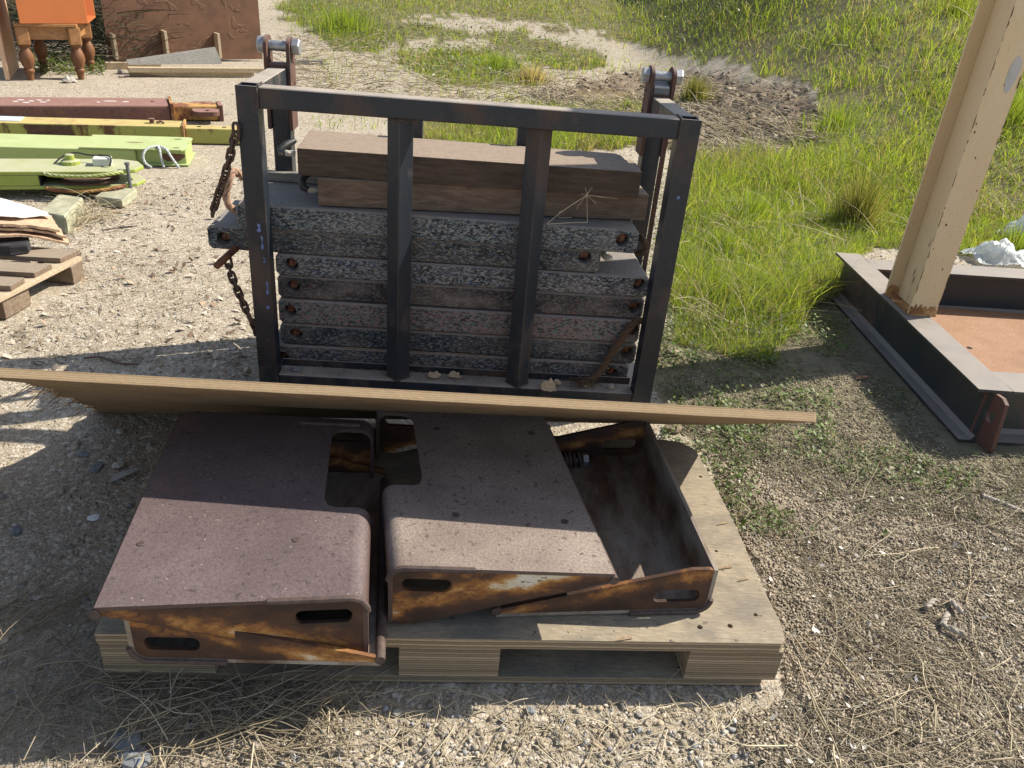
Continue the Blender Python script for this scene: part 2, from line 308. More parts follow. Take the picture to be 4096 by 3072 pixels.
DUST = (.25, .21, .17)
M = dict(
    cage=painted_steel('worn_black_paint', (.013, .018, .027), (.022, .028, .037), (.085, .055, .042), (.070, .058, .050), 6., .565, .06, .38, (.34, .295, .245), 1., .45, (1, 1, .55), wear=(.13, .095, .075)),
    cagerust=painted_steel('rusted_lug', (.03, .025, .025), (.05, .035, .03), (.13, .06, .04), (.08, .045, .035), 9., .42, .08, .6, (.3, .25, .22), .4),
    galv=plain('dull_galvanised_bolt', (.36, .37, .38), .5, .3, 60, .75), darksteel=plain('grey_shims', (.16, .17, .18), .5, .25, 50, .4),
    weld=plain('rusty_weld', (.055, .042, .036), .6, .5, 80), chain=plain('rusty_chain', (.085, .052, .036), .7, .4, 90, .2), pin=plain('rusty_pin', (.13, .05, .022), .7, .5, 60, .1),
    rope=plain('tan_rope', (.36, .23, .16), .9, .3, 120), ropewhite=plain('pale_rope', (.55, .5, .42), .9, .25, 120), ropebrown=plain('brown_rope', (.085, .055, .035), .95, .4, 120), ropehose=plain('black_hose', (.03, .03, .03), .5, .3, 40), ropeblue=plain('grey_cord', (.5, .53, .52), .8, .2, 120), ropered=plain('reddish_rope_knot', (.24, .12, .075), .9, .35, 120),
    rpa=rust_paint('rusted_white_paint_cover', .155-.02-.135*.5/.88+.034, -.135/.88/.49, .03), rpb=rust_paint('rusted_white_paint_middle', .155-.02-.135*.5/.88+.026, .135/.88/.46, .024), rpc=rust_paint('rusted_white_paint_nested', .02+.1*.5/.88-.02, -.1/.88/.48, .02), rpd=rust_paint('rusted_white_paint_tray', .02+.1*.5/.88-.026, .1/.88/.48, .022),
    top1=rust_top('mauve_rust_scale', (.105, .076, .075), (.13, .095, .093), (.165, .125, .12), (.05, .038, .037), .8, .55),
    top2=rust_top('grey_brown_rust_scale', (.165, .125, .105), (.235, .185, .155), (.32, .26, .215), (.075, .052, .042), .9, .65),
    guardedge=plain('dark_rust_edge', (.075, .05, .042), .7, .4, 60),
    lvl=ply_edge('weathered_plywood', (.42, .32, .21), (.05, .036, .025), 150., 2, [(.19, .155, .11), (.29, .24, .17), (.37, .315, .235), (.14, .125, .105)], (2, 14, 2)),
    ply=ply_edge('plywood_sheet', (.66, .47, .27), (.22, .12, .055), 225., 2, [(.20, .135, .08), (.27, .19, .115), (.33, .24, .15), (.19, .135, .085)], (2, 18, 2)),
    splinter=plain('raw_splinter', (.27, .19, .115), .85, .4, 60),
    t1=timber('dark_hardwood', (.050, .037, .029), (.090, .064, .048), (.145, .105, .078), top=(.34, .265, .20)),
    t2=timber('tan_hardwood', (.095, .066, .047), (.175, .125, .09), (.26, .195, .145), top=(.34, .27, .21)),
    grey=timber('grey_weathered_board', (.13, .125, .11), (.22, .21, .185), (.30, .28, .24)), pale=timber('pale_pine_board', (.27, .20, .12), (.40, .31, .19), (.52, .42, .28), top=(.45, .38, .26)),
    oldpal=timber('old_pallet_board', (.12, .085, .06), (.22, .165, .115), (.32, .25, .18), (1, 9, 9), 8., (.30, .245, .185)), palebat=timber('pale_batten', (.35, .27, .18), (.46, .37, .25), (.55, .46, .33)),
    pine=timber('varnished_pine', (.26, .12, .045), (.36, .18, .075), (.46, .25, .11), (1, 6, 6), 5., None, .45), turned=timber('brown_turned_leg', (.13, .055, .025), (.20, .09, .042), (.27, .13, .065), (6, 6, 1), 6., None, .4),
    orange=plain('orange_paint', (.42, .125, .035), .5, .06, 5), red=plain('red_paint', (.5, .05, .018), .5, .1, 5), door=plain('peach_panel', (.62, .40, .25), .6, .12, 4),
    brownply=plain('brown_formply', (.135, .066, .036), .55, .28, 6), white=timber('white_paint_board', (.42, .42, .40), (.60, .60, .58), (.70, .70, .68)),
    boomr=painted_steel('red_rust_boom', (.115, .05, .038), (.15, .062, .048), (.075, .035, .027), (.19, .10, .065), 7., .5, .12, .6, (.30, .17, .14), .7),
    boomo=painted_steel('orange_yellow_boom', (.48, .29, .09), (.43, .24, .08), (.15, .055, .03), (.22, .09, .045), 9., .50, .06, .6, wear=(.14, .06, .035)),
    boomy=painted_steel('lime_rusty_boom', (.33, .34, .08), (.38, .35, .09), (.11, .05, .028), (.18, .09, .04), 9., .565, .04, .55, (.50, .37, .16), .8, .6, (1, 1, .35), wear=(.15, .07, .04)),
    booml=painted_steel('lime_boom', (.34, .42, .14), (.37, .45, .16), (.10, .05, .025), (.2, .1, .05), 5., .70, .02, .4, (.45, .49, .27), .6, .4, wear=(.25, .2, .1)),
    booml2=painted_steel('dusty_lime_boom', (.29, .35, .06), (.32, .38, .075), (.10, .05, .025), (.2, .1, .05), 5., .70, .02, .45, (.38, .37, .26), .9, .5, wear=(.22, .17, .08)),
    cream=painted_steel('cream_column_paint', (.64, .47, .27), (.68, .52, .32), (.10, .035, .018), (.20, .085, .035), 4.2, .66, .014, .42, None, 0, .22, (2, 2, .5), wear=(.13, .05, .025)),
    creamrust=painted_steel('rusted_column_foot', (.55, .36, .16), (.5, .28, .10), (.14, .05, .02), (.33, .15, .05), 14., .48, .07, .8),
    beam=painted_steel('black_beam', (.022, .028, .034), (.055, .052, .046), (.10, .055, .036), (.15, .085, .055), 2.6, .585, .06, .45, (.30, .26, .22), .85, .35, wear=(.16, .075, .045)),
    lug=painted_steel('rusty_lug_plate', (.10, .045, .035), (.12, .06, .045), (.2, .09, .05), (.08, .04, .03), 6., .55, .08, .7, (.3, .2, .15), .5), orangeplate=rust_top('orange_rust_plate', (.25, .125, .065), (.31, .17, .09), (.36, .21, .125), (.17, .09, .05), .7),
    blackslab=plain('scorched_rubber', (.03, .03, .032), .6, .5, 14), concrete=plain('lichen_grey_block', (.33, .32, .22), .9, .35, 14), paper=plain('grey_white_paper', (.62, .60, .58), .9, .08, 40), card=plain('brown_cardboard', (.45, .31, .2), .9, .25, 90),
    plastic=None, hole_shade=plain('black_hole_shade', (.01, .01, .01), .9), stone=plain('pale_stone', (.36, .33, .28), .9, .3, 30), greystone=plain('blue_grey_stone', (.17, .18, .19), .85, .3, 30), chalk=plain('white_paint_mark', (.70, .66, .62), .8, .15, 60), greypaint=plain('grey_primer_patch', (.44, .42, .39), .6, .12, 18), bluepaint=plain('blue_paint_fleck', (.12, .17, .36), .6, .3, 40), tan=plain('tan_flake', (.42, .32, .2), .95, .3, 60),  # the near-black one stands for the shade inside holes and openings
)
M['pads'] = [
    speckle('speckle_pale', (.026, .030, .035), [((.11, .12, .125), .3), ((.20, .215, .215), .38), ((.27, .27, .24), .14), ((.05, .08, .15), .08), ((.10, .18, .17), .08)], 135., amt=.42),
    speckle('speckle_dark', (.022, .025, .028), [((.07, .08, .08), .4), ((.16, .17, .165), .38), ((.05, .08, .14), .1), ((.24, .21, .16), .12)], 140., amt=.58),
    speckle('speckle_bright', (.024, .028, .033), [((.11, .12, .13), .3), ((.22, .235, .235), .42), ((.28, .275, .245), .14), ((.05, .08, .16), .1)], 132., amt=.46),
    speckle('speckle_dull', (.024, .025, .027), [((.05, .05, .052), .45), ((.12, .12, .115), .4), ((.2, .07, .065), .07), ((.07, .10, .13), .08)], 150., amt=.66, dustf=.32),
    speckle('speckle_pink', (.035, .036, .040), [((.16, .135, .14), .32), ((.23, .15, .155), .26), ((.13, .17, .17), .24), ((.09, .18, .15), .1), ((.22, .21, .21), .08)], 120., amt=.36, dustf=.25),
    speckle('speckle_teal', (.018, .022, .029), [((.06, .085, .095), .4), ((.11, .15, .15), .3), ((.06, .09, .14), .15), ((.2, .2, .18), .15)], 140., amt=.58),
    speckle('speckle_low', (.018, .023, .032), [((.08, .095, .105), .35), ((.18, .19, .195), .35), ((.07, .11, .17), .15), ((.17, .17, .16), .15)], 128., amt=.54)]
def plastic_film():
    m, nt = mat('white_plastic_film'); v = co(nt); n = noi(nt, v, 30., 6, .7)
    p = nd(nt, 'ShaderNodeBsdfPrincipled', {'Base Color': (.72, .76, .76), 'Roughness': .25, 'Normal': bump(nt, n, .8, .01)})
    t = nd(nt, 'ShaderNodeBsdfTranslucent', {'Color': (.7, .75, .74)}); g = nd(nt, 'ShaderNodeBsdfTransparent', {})
    s = nd(nt, 'ShaderNodeMixShader', {0: .4, 1: p.outputs[0], 2: t.outputs[0]}).outputs[0]
    s = nd(nt, 'ShaderNodeMixShader', {0: .12, 1: s, 2: g.outputs[0]}).outputs[0]; nd(nt, 'ShaderNodeOutputMaterial', {0: s}); return m
M['plastic'] = plastic_film()

# ================================================================== GROUND
def inpoly(px, py, poly):
    r = np.zeros(px.shape, bool); n = len(poly)
    for i in range(n):
        x1, y1 = poly[i]; x2, y2 = poly[i-1]
        c = ((y1 > py) != (y2 > py)) & (px < (x2-x1)*(py-y1)/((y2-y1) or 1e-9)+x1); r ^= c
    return r
def slope(x, y):
    return .23*sstep(x, 1.2, 4.6)*np.maximum(0, y-5.0)*sstep(y, 5, 6.5) + .085*np.maximum(0, y-11.)*sstep(y, 11, 14)*(1-.6*sstep(x, 1.2, 4.6))
# outlines of the ground covers, given where they lie in the photograph and laid out on the ground itself
MUD = [(2230, 350), (2420, 300), (2700, 290), (3180, 330), (3330, 480), (3180, 640), (2880, 640), (2620, 590), (2280, 470), (2060, 420)]
GRASS = [[(2740, 610), (2900, 640), (3170, 640), (3300, 470), (3230, 330), (3050, 290), (2650, 215), (2350, 130), (2050, 80), (1660, 60), (1400, -60), (4700, -150), (4700, 1080), (3480, 980), (3330, 1200), (3060, 1440), (2700, 1380), (2690, 950)],
         [(1150, -60), (1700, -60), (1620, 70), (1830, 110), (2060, 130), (2330, 200), (2480, 265), (2300, 285), (2120, 250), (1860, 160), (1620, 175), (1480, 225), (1300, 185), (1210, 120), (1110, 60)],
         [(1580, 235), (1760, 200), (1960, 210), (2120, 300), (2200, 345), (2060, 360), (1900, 350), (1700, 320)],
         [(2250, 420), (2500, 385), (2640, 420), (2680, 470), (2400, 440)], [(1600, 470), (2300, 440), (2600, 570), (2200, 640), (1700, 560)]]
STRAW = [[(2820, 1790), (3300, 1960), (3700, 2000), (4300, 1880), (4300, 3200), (3080, 3200), (2920, 2900), (3130, 2800), (3060, 2400)]]
LITTER = [(2600, 1450), (2750, 1100), (3500, 1150), (3700, 1600), (4300, 1900), (4300, 2100), (3600, 2080), (3000, 1900), (2700, 1700)]
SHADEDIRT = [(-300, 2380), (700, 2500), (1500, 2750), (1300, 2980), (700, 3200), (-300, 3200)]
def warp(x, y, px, py, k=60.):
    d = np.hypot(x, y); s = k*np.where(d > 3.5, 1.5, 1.)*np.clip(d/2., .6, 1.)
    return px+s*fbm(x*3, y*3, 4, 11)+s*.5*fbm(x*11, y*11, 2, 12), py+.5*s*fbm(x*3, y*3, 4, 23)+.3*s*fbm(x*11, y*11, 2, 13)
def masks(x, y):
    z = slope(x, y); px, py = proj(np.stack([x, y, z], -1)); ok = y > .3; qx, qy = warp(x, y, px, py)
    g = np.zeros(x.shape, bool)
    for P in GRASS: g |= inpoly(qx, qy, P)
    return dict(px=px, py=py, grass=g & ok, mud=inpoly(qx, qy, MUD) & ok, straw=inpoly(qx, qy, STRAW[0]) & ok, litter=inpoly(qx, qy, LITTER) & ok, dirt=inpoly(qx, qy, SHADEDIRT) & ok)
def gh(x, y, fine=True):
    d = np.hypot(x, y); far = sstep(d, 2.8, 6.)
    z = slope(x, y) + .0045*fbm(x*4, y*4, 3, 3) + far*.03*fbm(x*.9, y*.9, 3, 5)*sstep(y, 8.5, 12) - .003
    px, py = proj(np.stack([x, y, z], -1)); qx, qy = warp(x, y, px, py, 40.)
    mud = inpoly(qx, qy, MUD) & (y > 3)
    ridge = np.abs(fbm(x*2.6+y*.8, y*2.2, 4, 31))*.16+.05*fbm(x*9, y*9, 3, 37)
    z = z + np.where(mud, ridge*.8-.04, 0.)
    pud = np.hypot((x-.86)/.36, (y-10.0)/.55); z = z - .07*(1-sstep(pud, .6, 1.5))
    if fine:
        m2 = inpoly(qx, qy, STRAW[0]) & (y > .3)
        z = z + (.0032*fbm(x*38, y*38, 3, 41)+.002*fbm(x*110, y*110, 2, 43))*(1-.5*far)
        z = z + np.where(m2, .012*fbm(x*14, y*14, 4, 47)+.004, 0.)
    return z
def build_ground():
    th = np.concatenate([np.radians(np.linspace(-180, -46, 30))[:-1], np.radians(np.arange(-46, 46.01, .2)), np.radians(np.linspace(46, 180, 30))[1:]])
    r = np.concatenate([[.02, .2, .4, .55], np.exp(np.arange(math.log(.7), math.log(9), .0065)), np.exp(np.linspace(math.log(9.1), math.log(160), 150))])
    R, T = np.meshgrid(r, th, indexing='ij'); X = R*np.sin(T); Y = R*np.cos(T); Z = gh(X, Y); n, k = X.shape
    V = np.stack([X, Y, Z], -1).reshape(-1, 3); a = np.arange(n-1)[:, None]*k+np.arange(k-1)[None]
    F = np.stack([a, a+1, a+k+1, a+k], -1).reshape(-1, 4)[:, ::-1]
    mk = masks(X.ravel(), Y.ravel()); C = np.zeros((len(V), 3), np.float32)
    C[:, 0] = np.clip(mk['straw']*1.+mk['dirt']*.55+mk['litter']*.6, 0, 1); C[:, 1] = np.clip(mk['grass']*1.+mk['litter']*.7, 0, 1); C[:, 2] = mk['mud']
    m, nt = mat('yard_ground'); v = co(nt, rand=False)
    zc = nd(nt, 'ShaderNodeSeparateColor', {0: nd(nt, 'ShaderNodeAttribute', attribute_name='col').outputs['Color']})
    vo = nd(nt, 'ShaderNodeTexVoronoi', {'Vector': v, 'Scale': 95.}); vr = nd(nt, 'ShaderNodeSeparateColor', {0: vo.outputs['Color']}).outputs[0]
    vo2 = nd(nt, 'ShaderNodeTexVoronoi', {'Vector': v, 'Scale': 240.}); vr2 = nd(nt, 'ShaderNodeSeparateColor', {0: vo2.outputs['Color']}).outputs[1]
    n1 = noi(nt, v, 2.2, 6, .6); n2 = noi(nt, v, 14., 8, .7); n3 = noi(nt, v, 130., 5, .7)
    grav = mix(nt, ramp(nt, n1, [(.35, 0.), (.65, 1.)]), (.28, .23, .16), (.36, .30, .215))
    grav = mix(nt, ramp(nt, n2, [(.4, .0), (.7, .5)]), grav, (.24, .195, .145))
    grav = mix(nt, ramp(nt, vr, [(.0, .6), (.3, .1), (.72, .0), (.86, .7), (1., .8)]), grav, ramp(nt, vr, [(.2, (.16, .155, .145)), (.6, (.30, .26, .2)), (.9, (.55, .5, .42))]))
    grav = mix(nt, ramp(nt, vr2, [(.55, .0), (.8, .55)]), grav, (.52, .46, .37))
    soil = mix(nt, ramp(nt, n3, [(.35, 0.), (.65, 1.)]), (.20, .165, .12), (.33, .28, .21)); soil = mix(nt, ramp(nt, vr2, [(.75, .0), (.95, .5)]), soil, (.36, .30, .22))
    green = mix(nt, ramp(nt, n2, [(.35, 0.), (.65, 1.)]), (.10, .10, .045), (.20, .165, .095))
    mud = mix(nt, ramp(nt, n2, [(.3, 0.), (.7, 1.)]), (.14, .10, .07), (.30, .235, .17))
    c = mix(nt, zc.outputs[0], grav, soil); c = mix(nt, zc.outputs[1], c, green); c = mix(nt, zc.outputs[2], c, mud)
    h = mth(nt, 'ADD', mth(nt, 'MULTIPLY', vo.outputs[0], -.6), mth(nt, 'ADD', mth(nt, 'MULTIPLY', vo2.outputs[0], -.35), mth(nt, 'MULTIPLY', n3, .5)))
    out(nt, c, .95, bump(nt, h, .75, .006), spec=.15)
    o = fastmesh('ground', V, [F], m, C, True); tag(o, kind='structure')
build_ground()
wm, nt = mat('muddy_water'); out(nt, (.26, .19, .10), .08, bump(nt, noi(nt, co(nt), 8., 2), .03, .01), spec=.5)
pb = MB(); pb.add([(.86+.52*math.cos(a)*(1+.2*math.sin(3*a)), 10.0+.75*math.sin(a)*(1+.15*math.sin(2*a)), -.048) for a in np.linspace(0, 2*math.pi, 40)[:-1]], [tuple(range(39))])
tag(pb.build('puddle_water', wm, base=(.86, 10, -.048)), kind='structure')

# keep-out footprints, so that stones and plants do not grow through the things standing there
KEEP = [[(-.83, 1.14), (.66, 1.28), (.58, 2.09), (-.9, 1.97)], [(-.88, 2.37), (.5, 2.46), (.47, 2.9), (-.92, 2.8)], [(1.54, 2.38), (3.6, 2.5), (3.6, 3.85), (1.5, 3.75)],
        [(-4.9, 5.3), (-2.3, 6.5), (-1.8, 6.1), (-2.1, 5.0), (-3.6, 3.9), (-4.6, 4.4)], [(-2.4, 3.35), (-1.9, 3.25), (-1.9, 2.7), (-2.6, 2.7)]]
def keepout(x, y):
    r = np.zeros(x.shape, bool)
    for P in KEEP: r |= inpoly(x, y, P)
    return r
def px_sample(n, x0=-120, x1=4220, y0=-60, y1=3130, zmax=40):
    px = RNG.uniform(x0, x1, n); py = RNG.uniform(y0, y1, n)
    d = FW[None]+RT[None]*((px-2048)/FPX)[:, None]+UP[None]*((1536-py)/FPX)[:, None]
    t = -CAMH/np.minimum(d[:, 2], -1e-4); x = d[:, 0]*t; y = d[:, 1]*t
    for _ in range(8): t = (slope(x, y)-CAMH)/np.minimum(d[:, 2], -.012); x = d[:, 0]*t; y = d[:, 1]*t
    ok = (y < zmax) & (y > .5); return x[ok], y[ok]
# ------------------------------------------------------------------ gravel (uncountable)
def rocks(name, x, y, size, palette, m, sink=.5, kind='stuff', z=None):
    n = len(x); cube = np.array([[a, b, c] for a in (-1, 1) for b in (-1, 1) for c in (-1, 1)], float)*.62
    quad = np.array([[0, 1, 3, 2], [4, 6, 7, 5], [0, 4, 5, 1], [2, 3, 7, 6], [0, 2, 6, 4], [1, 5, 7, 3]])
    P = cube[None]*(1+RNG.uniform(-.38, .38, (n, 8, 3))); P *= np.stack([RNG.uniform(.75, 1.3, n), RNG.uniform(.7, 1.1, n), RNG.uniform(.45, .9, n)], -1)[:, None]
    q = RNG.normal(size=(n, 4)); q[:, 3] += RNG.choice([-1, 1], n)*1.; q /= np.linalg.norm(q, axis=1)[:, None]; a, b, c, d = q.T
    Rm = np.stack([1-2*(b*b+c*c), 2*(a*b-c*d), 2*(a*c+b*d), 2*(a*b+c*d), 1-2*(a*a+c*c), 2*(b*c-a*d), 2*(a*c-b*d), 2*(b*c+a*d), 1-2*(a*a+b*b)], -1).reshape(n, 3, 3)
    P = np.einsum('nij,nkj->nki', Rm, P)*size[:, None, None]; zz = gh(x, y) if z is None else z
    P += np.stack([x, y, zz+size*(.5-sink)], -1)[:, None]
    pal = np.array(palette); C = pal[RNG.integers(0, len(pal), n)]*RNG.uniform(.7, 1.25, (n, 1))
    F = (quad[None]+np.arange(n)[:, None, None]*8).reshape(-1, 4)
    o = fastmesh(name, P.reshape(-1, 3), [F], m, np.repeat(C, 8, 0)); return tag(o, kind=kind) if kind else o
GRAV = [(.33, .28, .205), (.37, .32, .245), (.30, .25, .18), (.24, .22, .19), (.27, .23, .175), (.42, .38, .31), (.32, .265, .185), (.35, .30, .225), (.34, .29, .215)]
MG = vcol('crushed_stone', .9, 0, .3)
x, y = px_sample(230000); mk = masks(x, y); d = np.hypot(x, y)
ok = ~keepout(x, y) & ~mk['straw'] & ~(mk['grass'] & (RNG.random(len(x)) > .06)) & ~mk['litter'] & ~(mk['mud'] & (RNG.random(len(x)) > .15)); ok &= fbm(x*2.5, y*2.5, 3, 61)+RNG.uniform(-.5, .9, len(x)) > 0
x, y, d = x[ok], y[ok], d[ok]
sz = np.clip(RNG.lognormal(-6.1, .42, len(x)), .0013, .011)*np.clip(d/3., .75, 1.6)
tag(rocks('gravel', x, y, sz, GRAV, MG), 'loose pale crushed gravel spread over the yard', 'gravel')
x, y = px_sample(1300, y0=700); mk = masks(x, y); ok = ~keepout(x, y) & ~mk['grass'] & ~mk['litter'] & ~(mk['straw'] & (RNG.random(len(x)) > .3)); x, y = x[ok], y[ok]
tag(rocks('coarse_gravel', x, y, np.clip(RNG.lognormal(-4.95, .33, len(x)), .0035, .013), GRAV+[(.26, .26, .27), (.48, .45, .40)], MG, .45), 'larger angular chips lying among the fine gravel', 'gravel')
x, y = px_sample(1500, 900, 4200, 2820, 3130); mk = masks(x, y); ok = ~keepout(x, y) & ~mk['straw'] & (fbm(x*5, y*5, 2, 71) > -.15); x, y = x[ok], y[ok]
tag(rocks('foreground_gravel', x, y, np.clip(RNG.lognormal(-5.4, .42, len(x)), .002, .011), GRAV+[(.36, .36, .35), (.28, .28, .28), (.44, .42, .38)], MG, .35), 'angular gravel in the sun in front of the pallet', 'gravel')
x, y = px_sample(52000, 2700, 4250, 1500, 3130); mk = masks(x, y); ok = ~keepout(x, y) & (mk['straw'] | mk['litter'])
x, y = x[ok], y[ok]; tag(rocks('soil_crumbs', x, y, RNG.uniform(.0018, .0055, len(x)), [(.24, .195, .14), (.31, .255, .185), (.36, .305, .225), (.18, .145, .10), (.40, .345, .265)], MG, .3), 'crumbly brown soil under the dry stalks', 'soil')
x, y = px_sample(9000, 2000, 3350, 280, 660); mk = masks(x, y); ok = mk['mud']; x, y = x[ok], y[ok]
tag(rocks('mud_clods', x, y, RNG.lognormal(-4.1, .5, len(x)).clip(.006, .05), [(.26, .21, .15), (.22, .17, .12), (.31, .26, .19), (.18, .14, .10)], MG, .55), 'churned brown mud clods round the puddle', 'mud')

# ------------------------------------------------------------------ grass and weeds (uncountable)
def blades(name, x, y, h, w, lean, col, m, z=None, az=None, levels=(0, .38, .72, 1.), label=None, cat='grass'):
    n = len(x); z = gh(x, y, False)-.004 if z is None else z; az = RNG.uniform(0, 2*math.pi, n) if az is None else az
    fx = RNG.uniform(0, 2*math.pi, n); dx, dy = np.cos(az), np.sin(az); P = []
    for t in levels:
        hor = lean*h*t**1.8; up_ = h*t*np.sqrt(np.clip(1-(lean*.75*t)**2, .03, 1)); ww = w*(1-t**1.6)*.5
        c = np.stack([x+dx*hor, y+dy*hor, z+up_], -1); s = np.stack([np.cos(fx)*ww, np.sin(fx)*ww, 0*ww], -1)
        P += [c-s, c+s] if t < 1 else [c]
    k = len(P); V = np.stack(P, 1).reshape(-1, 3); L = len(levels); o = np.arange(n)[:, None]*k
    Q = np.concatenate([o+np.array([[2*i, 2*i+1, 2*i+3, 2*i+2]]) for i in range(L-2)]); T3 = o+np.array([[2*L-4, 2*L-3, 2*L-2]])
    C = np.repeat(col, k, 0); ob = fastmesh(name, V, [Q, T3], m, C); return tag(ob, label, cat, kind='stuff')
MGR = vcol('grass_blade', .55, .55, 0, .3); MDRY = vcol('dry_stalk', .85, .25); MLEAF = vcol('weed_leaf', .5, .4, 0, .35)
def pick(pal, n, jit=.25): pal = np.array(pal); return pal[RNG.integers(0, len(pal), n)]*RNG.uniform(1-jit, 1+jit, (n, 1))
GREEN = [(.18, .27, .04), (.24, .33, .05), (.30, .37, .06), (.14, .22, .035), (.36, .40, .09), (.21, .29, .06), (.27, .35, .05)]
STR = [(.44, .37, .22), (.36, .29, .17), (.50, .43, .28), (.30, .24, .15)]
def grass_pts(n, poly_ok, **k):
    x, y = px_sample(n, **k); mk = masks(x, y); ok = poly_ok(mk, x, y) & ~keepout(x, y); return x[ok], y[ok]
# meadow: tall grass on the right and along the back
x, y = grass_pts(430000, lambda m, x, y: m['grass'] | ((RNG.random(len(x)) < .09) & (m['py'] < 520) & (m['px'] > 1250) & ~m['mud']), y0=-110, y1=1520, x0=1050, zmax=26.)
d = np.hypot(x, y); pch = fbm(x*1.1, y*1.1, 3, 81); dens = sstep(fbm(x*1.7, y*1.7, 3, 83), -.5, .1)
keep = RNG.random(len(x)) < (.45+.55*dens)*np.where((y < 3.6), .55, 1); x, y, d, pch = x[keep], y[keep], d[keep], pch[keep]
hh = np.clip(RNG.gamma(4, .024, len(x)), .025, .30)*(1+.9*np.clip(pch, -.5, .8))*np.where(y < 3.4, .55, 1.)*np.where((x < 1.2) & (y > 8), .8, 1.)
col = pick(GREEN, len(x)); yel = np.clip(.5+pch[:, None]*.9, 0, 1); col = col*(1-.25*yel)+np.array([.26, .31, .04])*.3*yel
dry = RNG.random(len(x)) < (.16+.36*sstep(fbm(x*1.9, y*1.9, 3, 87), .05, .45)); col[dry] = pick(STR, int(dry.sum()))*.8
blades('meadow_grass', x, y, hh, np.clip(.0024*d/3, .0024, .010)*RNG.uniform(.5, 1.6, len(x)), RNG.uniform(.15, 1.1, len(x)), col, MGR, label='bright green and straw coloured grass of the meadow', cat='grass')
# dense lush patches
def clump(name, px, py, n, rad, h, pal, lean=(.2, 1.1), w=.004, label=None):
    c = U(px, py, z=0.); 
    for _ in range(10): c = U(px, py, z=float(slope(c[0], c[1])))
    a = RNG.uniform(0, 2*math.pi, n); rr = rad*np.clip(np.abs(RNG.normal(0, .55, n)), 0, 1.25); x = c[0]+rr*np.cos(a); y = c[1]+rr*np.sin(a)*1.0
    hh = h*RNG.uniform(.35, 1.15, n)*(1-.55*(rr/rad)**2); az = a+RNG.normal(0, .7, n)
    o = blades(name, x-c[0], y-c[1], hh, w*RNG.uniform(.6, 1.3, n), RNG.uniform(*lean, n)*(.35+.65*rr/rad), pick(pal, n), MGR, z=gh(x, y, False)-.004-float(slope(c[0], c[1])), az=az)
    o.location = (c[0], c[1], float(slope(c[0], c[1]))); del o['kind']; tag(o, label, 'grass tuft', 'tall grass tufts on the meadow'); return o
OLIVE = [(.13, .16, .035), (.19, .20, .06), (.25, .23, .09), (.09, .12, .03), (.32, .27, .13)]
clump('grass_tussock', 3420, 905, 900, .17, .42, OLIVE, (.2, .9), .0042, 'tall olive grass tussock with fanned wiry blades, left of the cream column')
clump('grass_tussock', 3000, 880, 1100, .28, .20, GREEN, (.2, 1.), .004, 'short lush bright green grass patch right of the cage post')
clump('grass_tussock', 2900, 1010, 700, .2, .15, GREEN, (.2, 1.), .004, 'low green grass tuft beside the lower right cage post')
clump('grass_tussock', 3330, 560, 500, .5, .22, GREEN, (.1, .7), .005, 'upright green tuft at the right edge of the churned mud')
clump('grass_tussock', 3700, 480, 600, .5, .30, GREEN+OLIVE, (.2, .9), .006, 'tall green tuft just left of the upper column')
clump('grass_tussock', 2780, 400, 700, .22, .28, OLIVE, (.2, .9), .006, 'dull olive tuft behind the right pivot bolt')
clump('grass_tussock', 1990, 285, 1000, .55, .26, GREEN, (.2, 1.), .007, 'bright green tuft in the middle of the pale gravel')
clump('grass_tussock', 1380, 150, 800, .8, .36, GREEN, (.1, .7), .009, 'green grass clump behind the left pivot bolt')
clump('grass_tussock', 2130, 330, 600, .3, .24, STR, (.5, 1.2), .007, 'pale dry flattened grass tuft left of the puddle')
clump('grass_tussock', 3950, 700, 700, .25, .3, GREEN, (.2, .9), .005, 'green tuft right of the cream column')
clump('grass_tussock', 4060, 1000, 500, .2, .2, GREEN, (.2, .9), .004, 'green tuft round the white plastic film')
# small-leaved weeds near the cage, sparse green sprigs in the litter, weeds at the back
def leaves(name, x, y, size, pal, h, m, label, cat='weeds'):
    n = len(x); z = gh(x, y, False)+RNG.uniform(0, 1, n)*h; a = RNG.uniform(0, 2*math.pi, n); tl = RNG.uniform(-.7, .9, n)
    u = np.stack([np.cos(a)*np.cos(tl), np.sin(a)*np.cos(tl), np.sin(tl)], -1); s = np.stack([-np.sin(a), np.cos(a), RNG.uniform(-.5, .5, n)], -1)
    c = np.stack([x, y, z], -1); S_ = size[:, None]
    P = np.stack([c, c+u*S_*.5+s*S_*.30-np.array([0, 0, 1])*S_*.04, c+u*S_, c+u*S_*.5-s*S_*.30-np.array([0, 0, 1])*S_*.04], 1).reshape(-1, 3)
    F = np.arange(n)[:, None]*4; return tag(fastmesh(name, P, [np.concatenate([F+[[0, 1, 2]], F+[[0, 2, 3]]])], m, np.repeat(pick(pal, n), 4, 0)), label, cat, kind='stuff')
x, y = grass_pts(16000, lambda m, x, y: fbm(x*3, y*3, 3, 91) > -.12, x0=2560, x1=3400, y0=560, y1=1480)
leaves('creeping_weeds', x, y, RNG.uniform(.008, .022, len(x)), [(.10, .17, .03), (.14, .21, .04), (.07, .12, .03), (.18, .19, .06), (.22, .22, .08)], .05, MLEAF, 'low small-leaved weeds creeping beside the cage')
x, y = grass_pts(9000, lambda m, x, y: fbm(x*4, y*4, 3, 93) > .02, x0=2650, x1=3900, y0=1450, y1=2150)
leaves('litter_sprigs', x, y, RNG.uniform(.008, .02, len(x)), [(.12, .19, .04), (.09, .14, .035), (.17, .2, .08), (.22, .21, .12)], .035, MLEAF, 'small green sprigs growing through the dry litter')
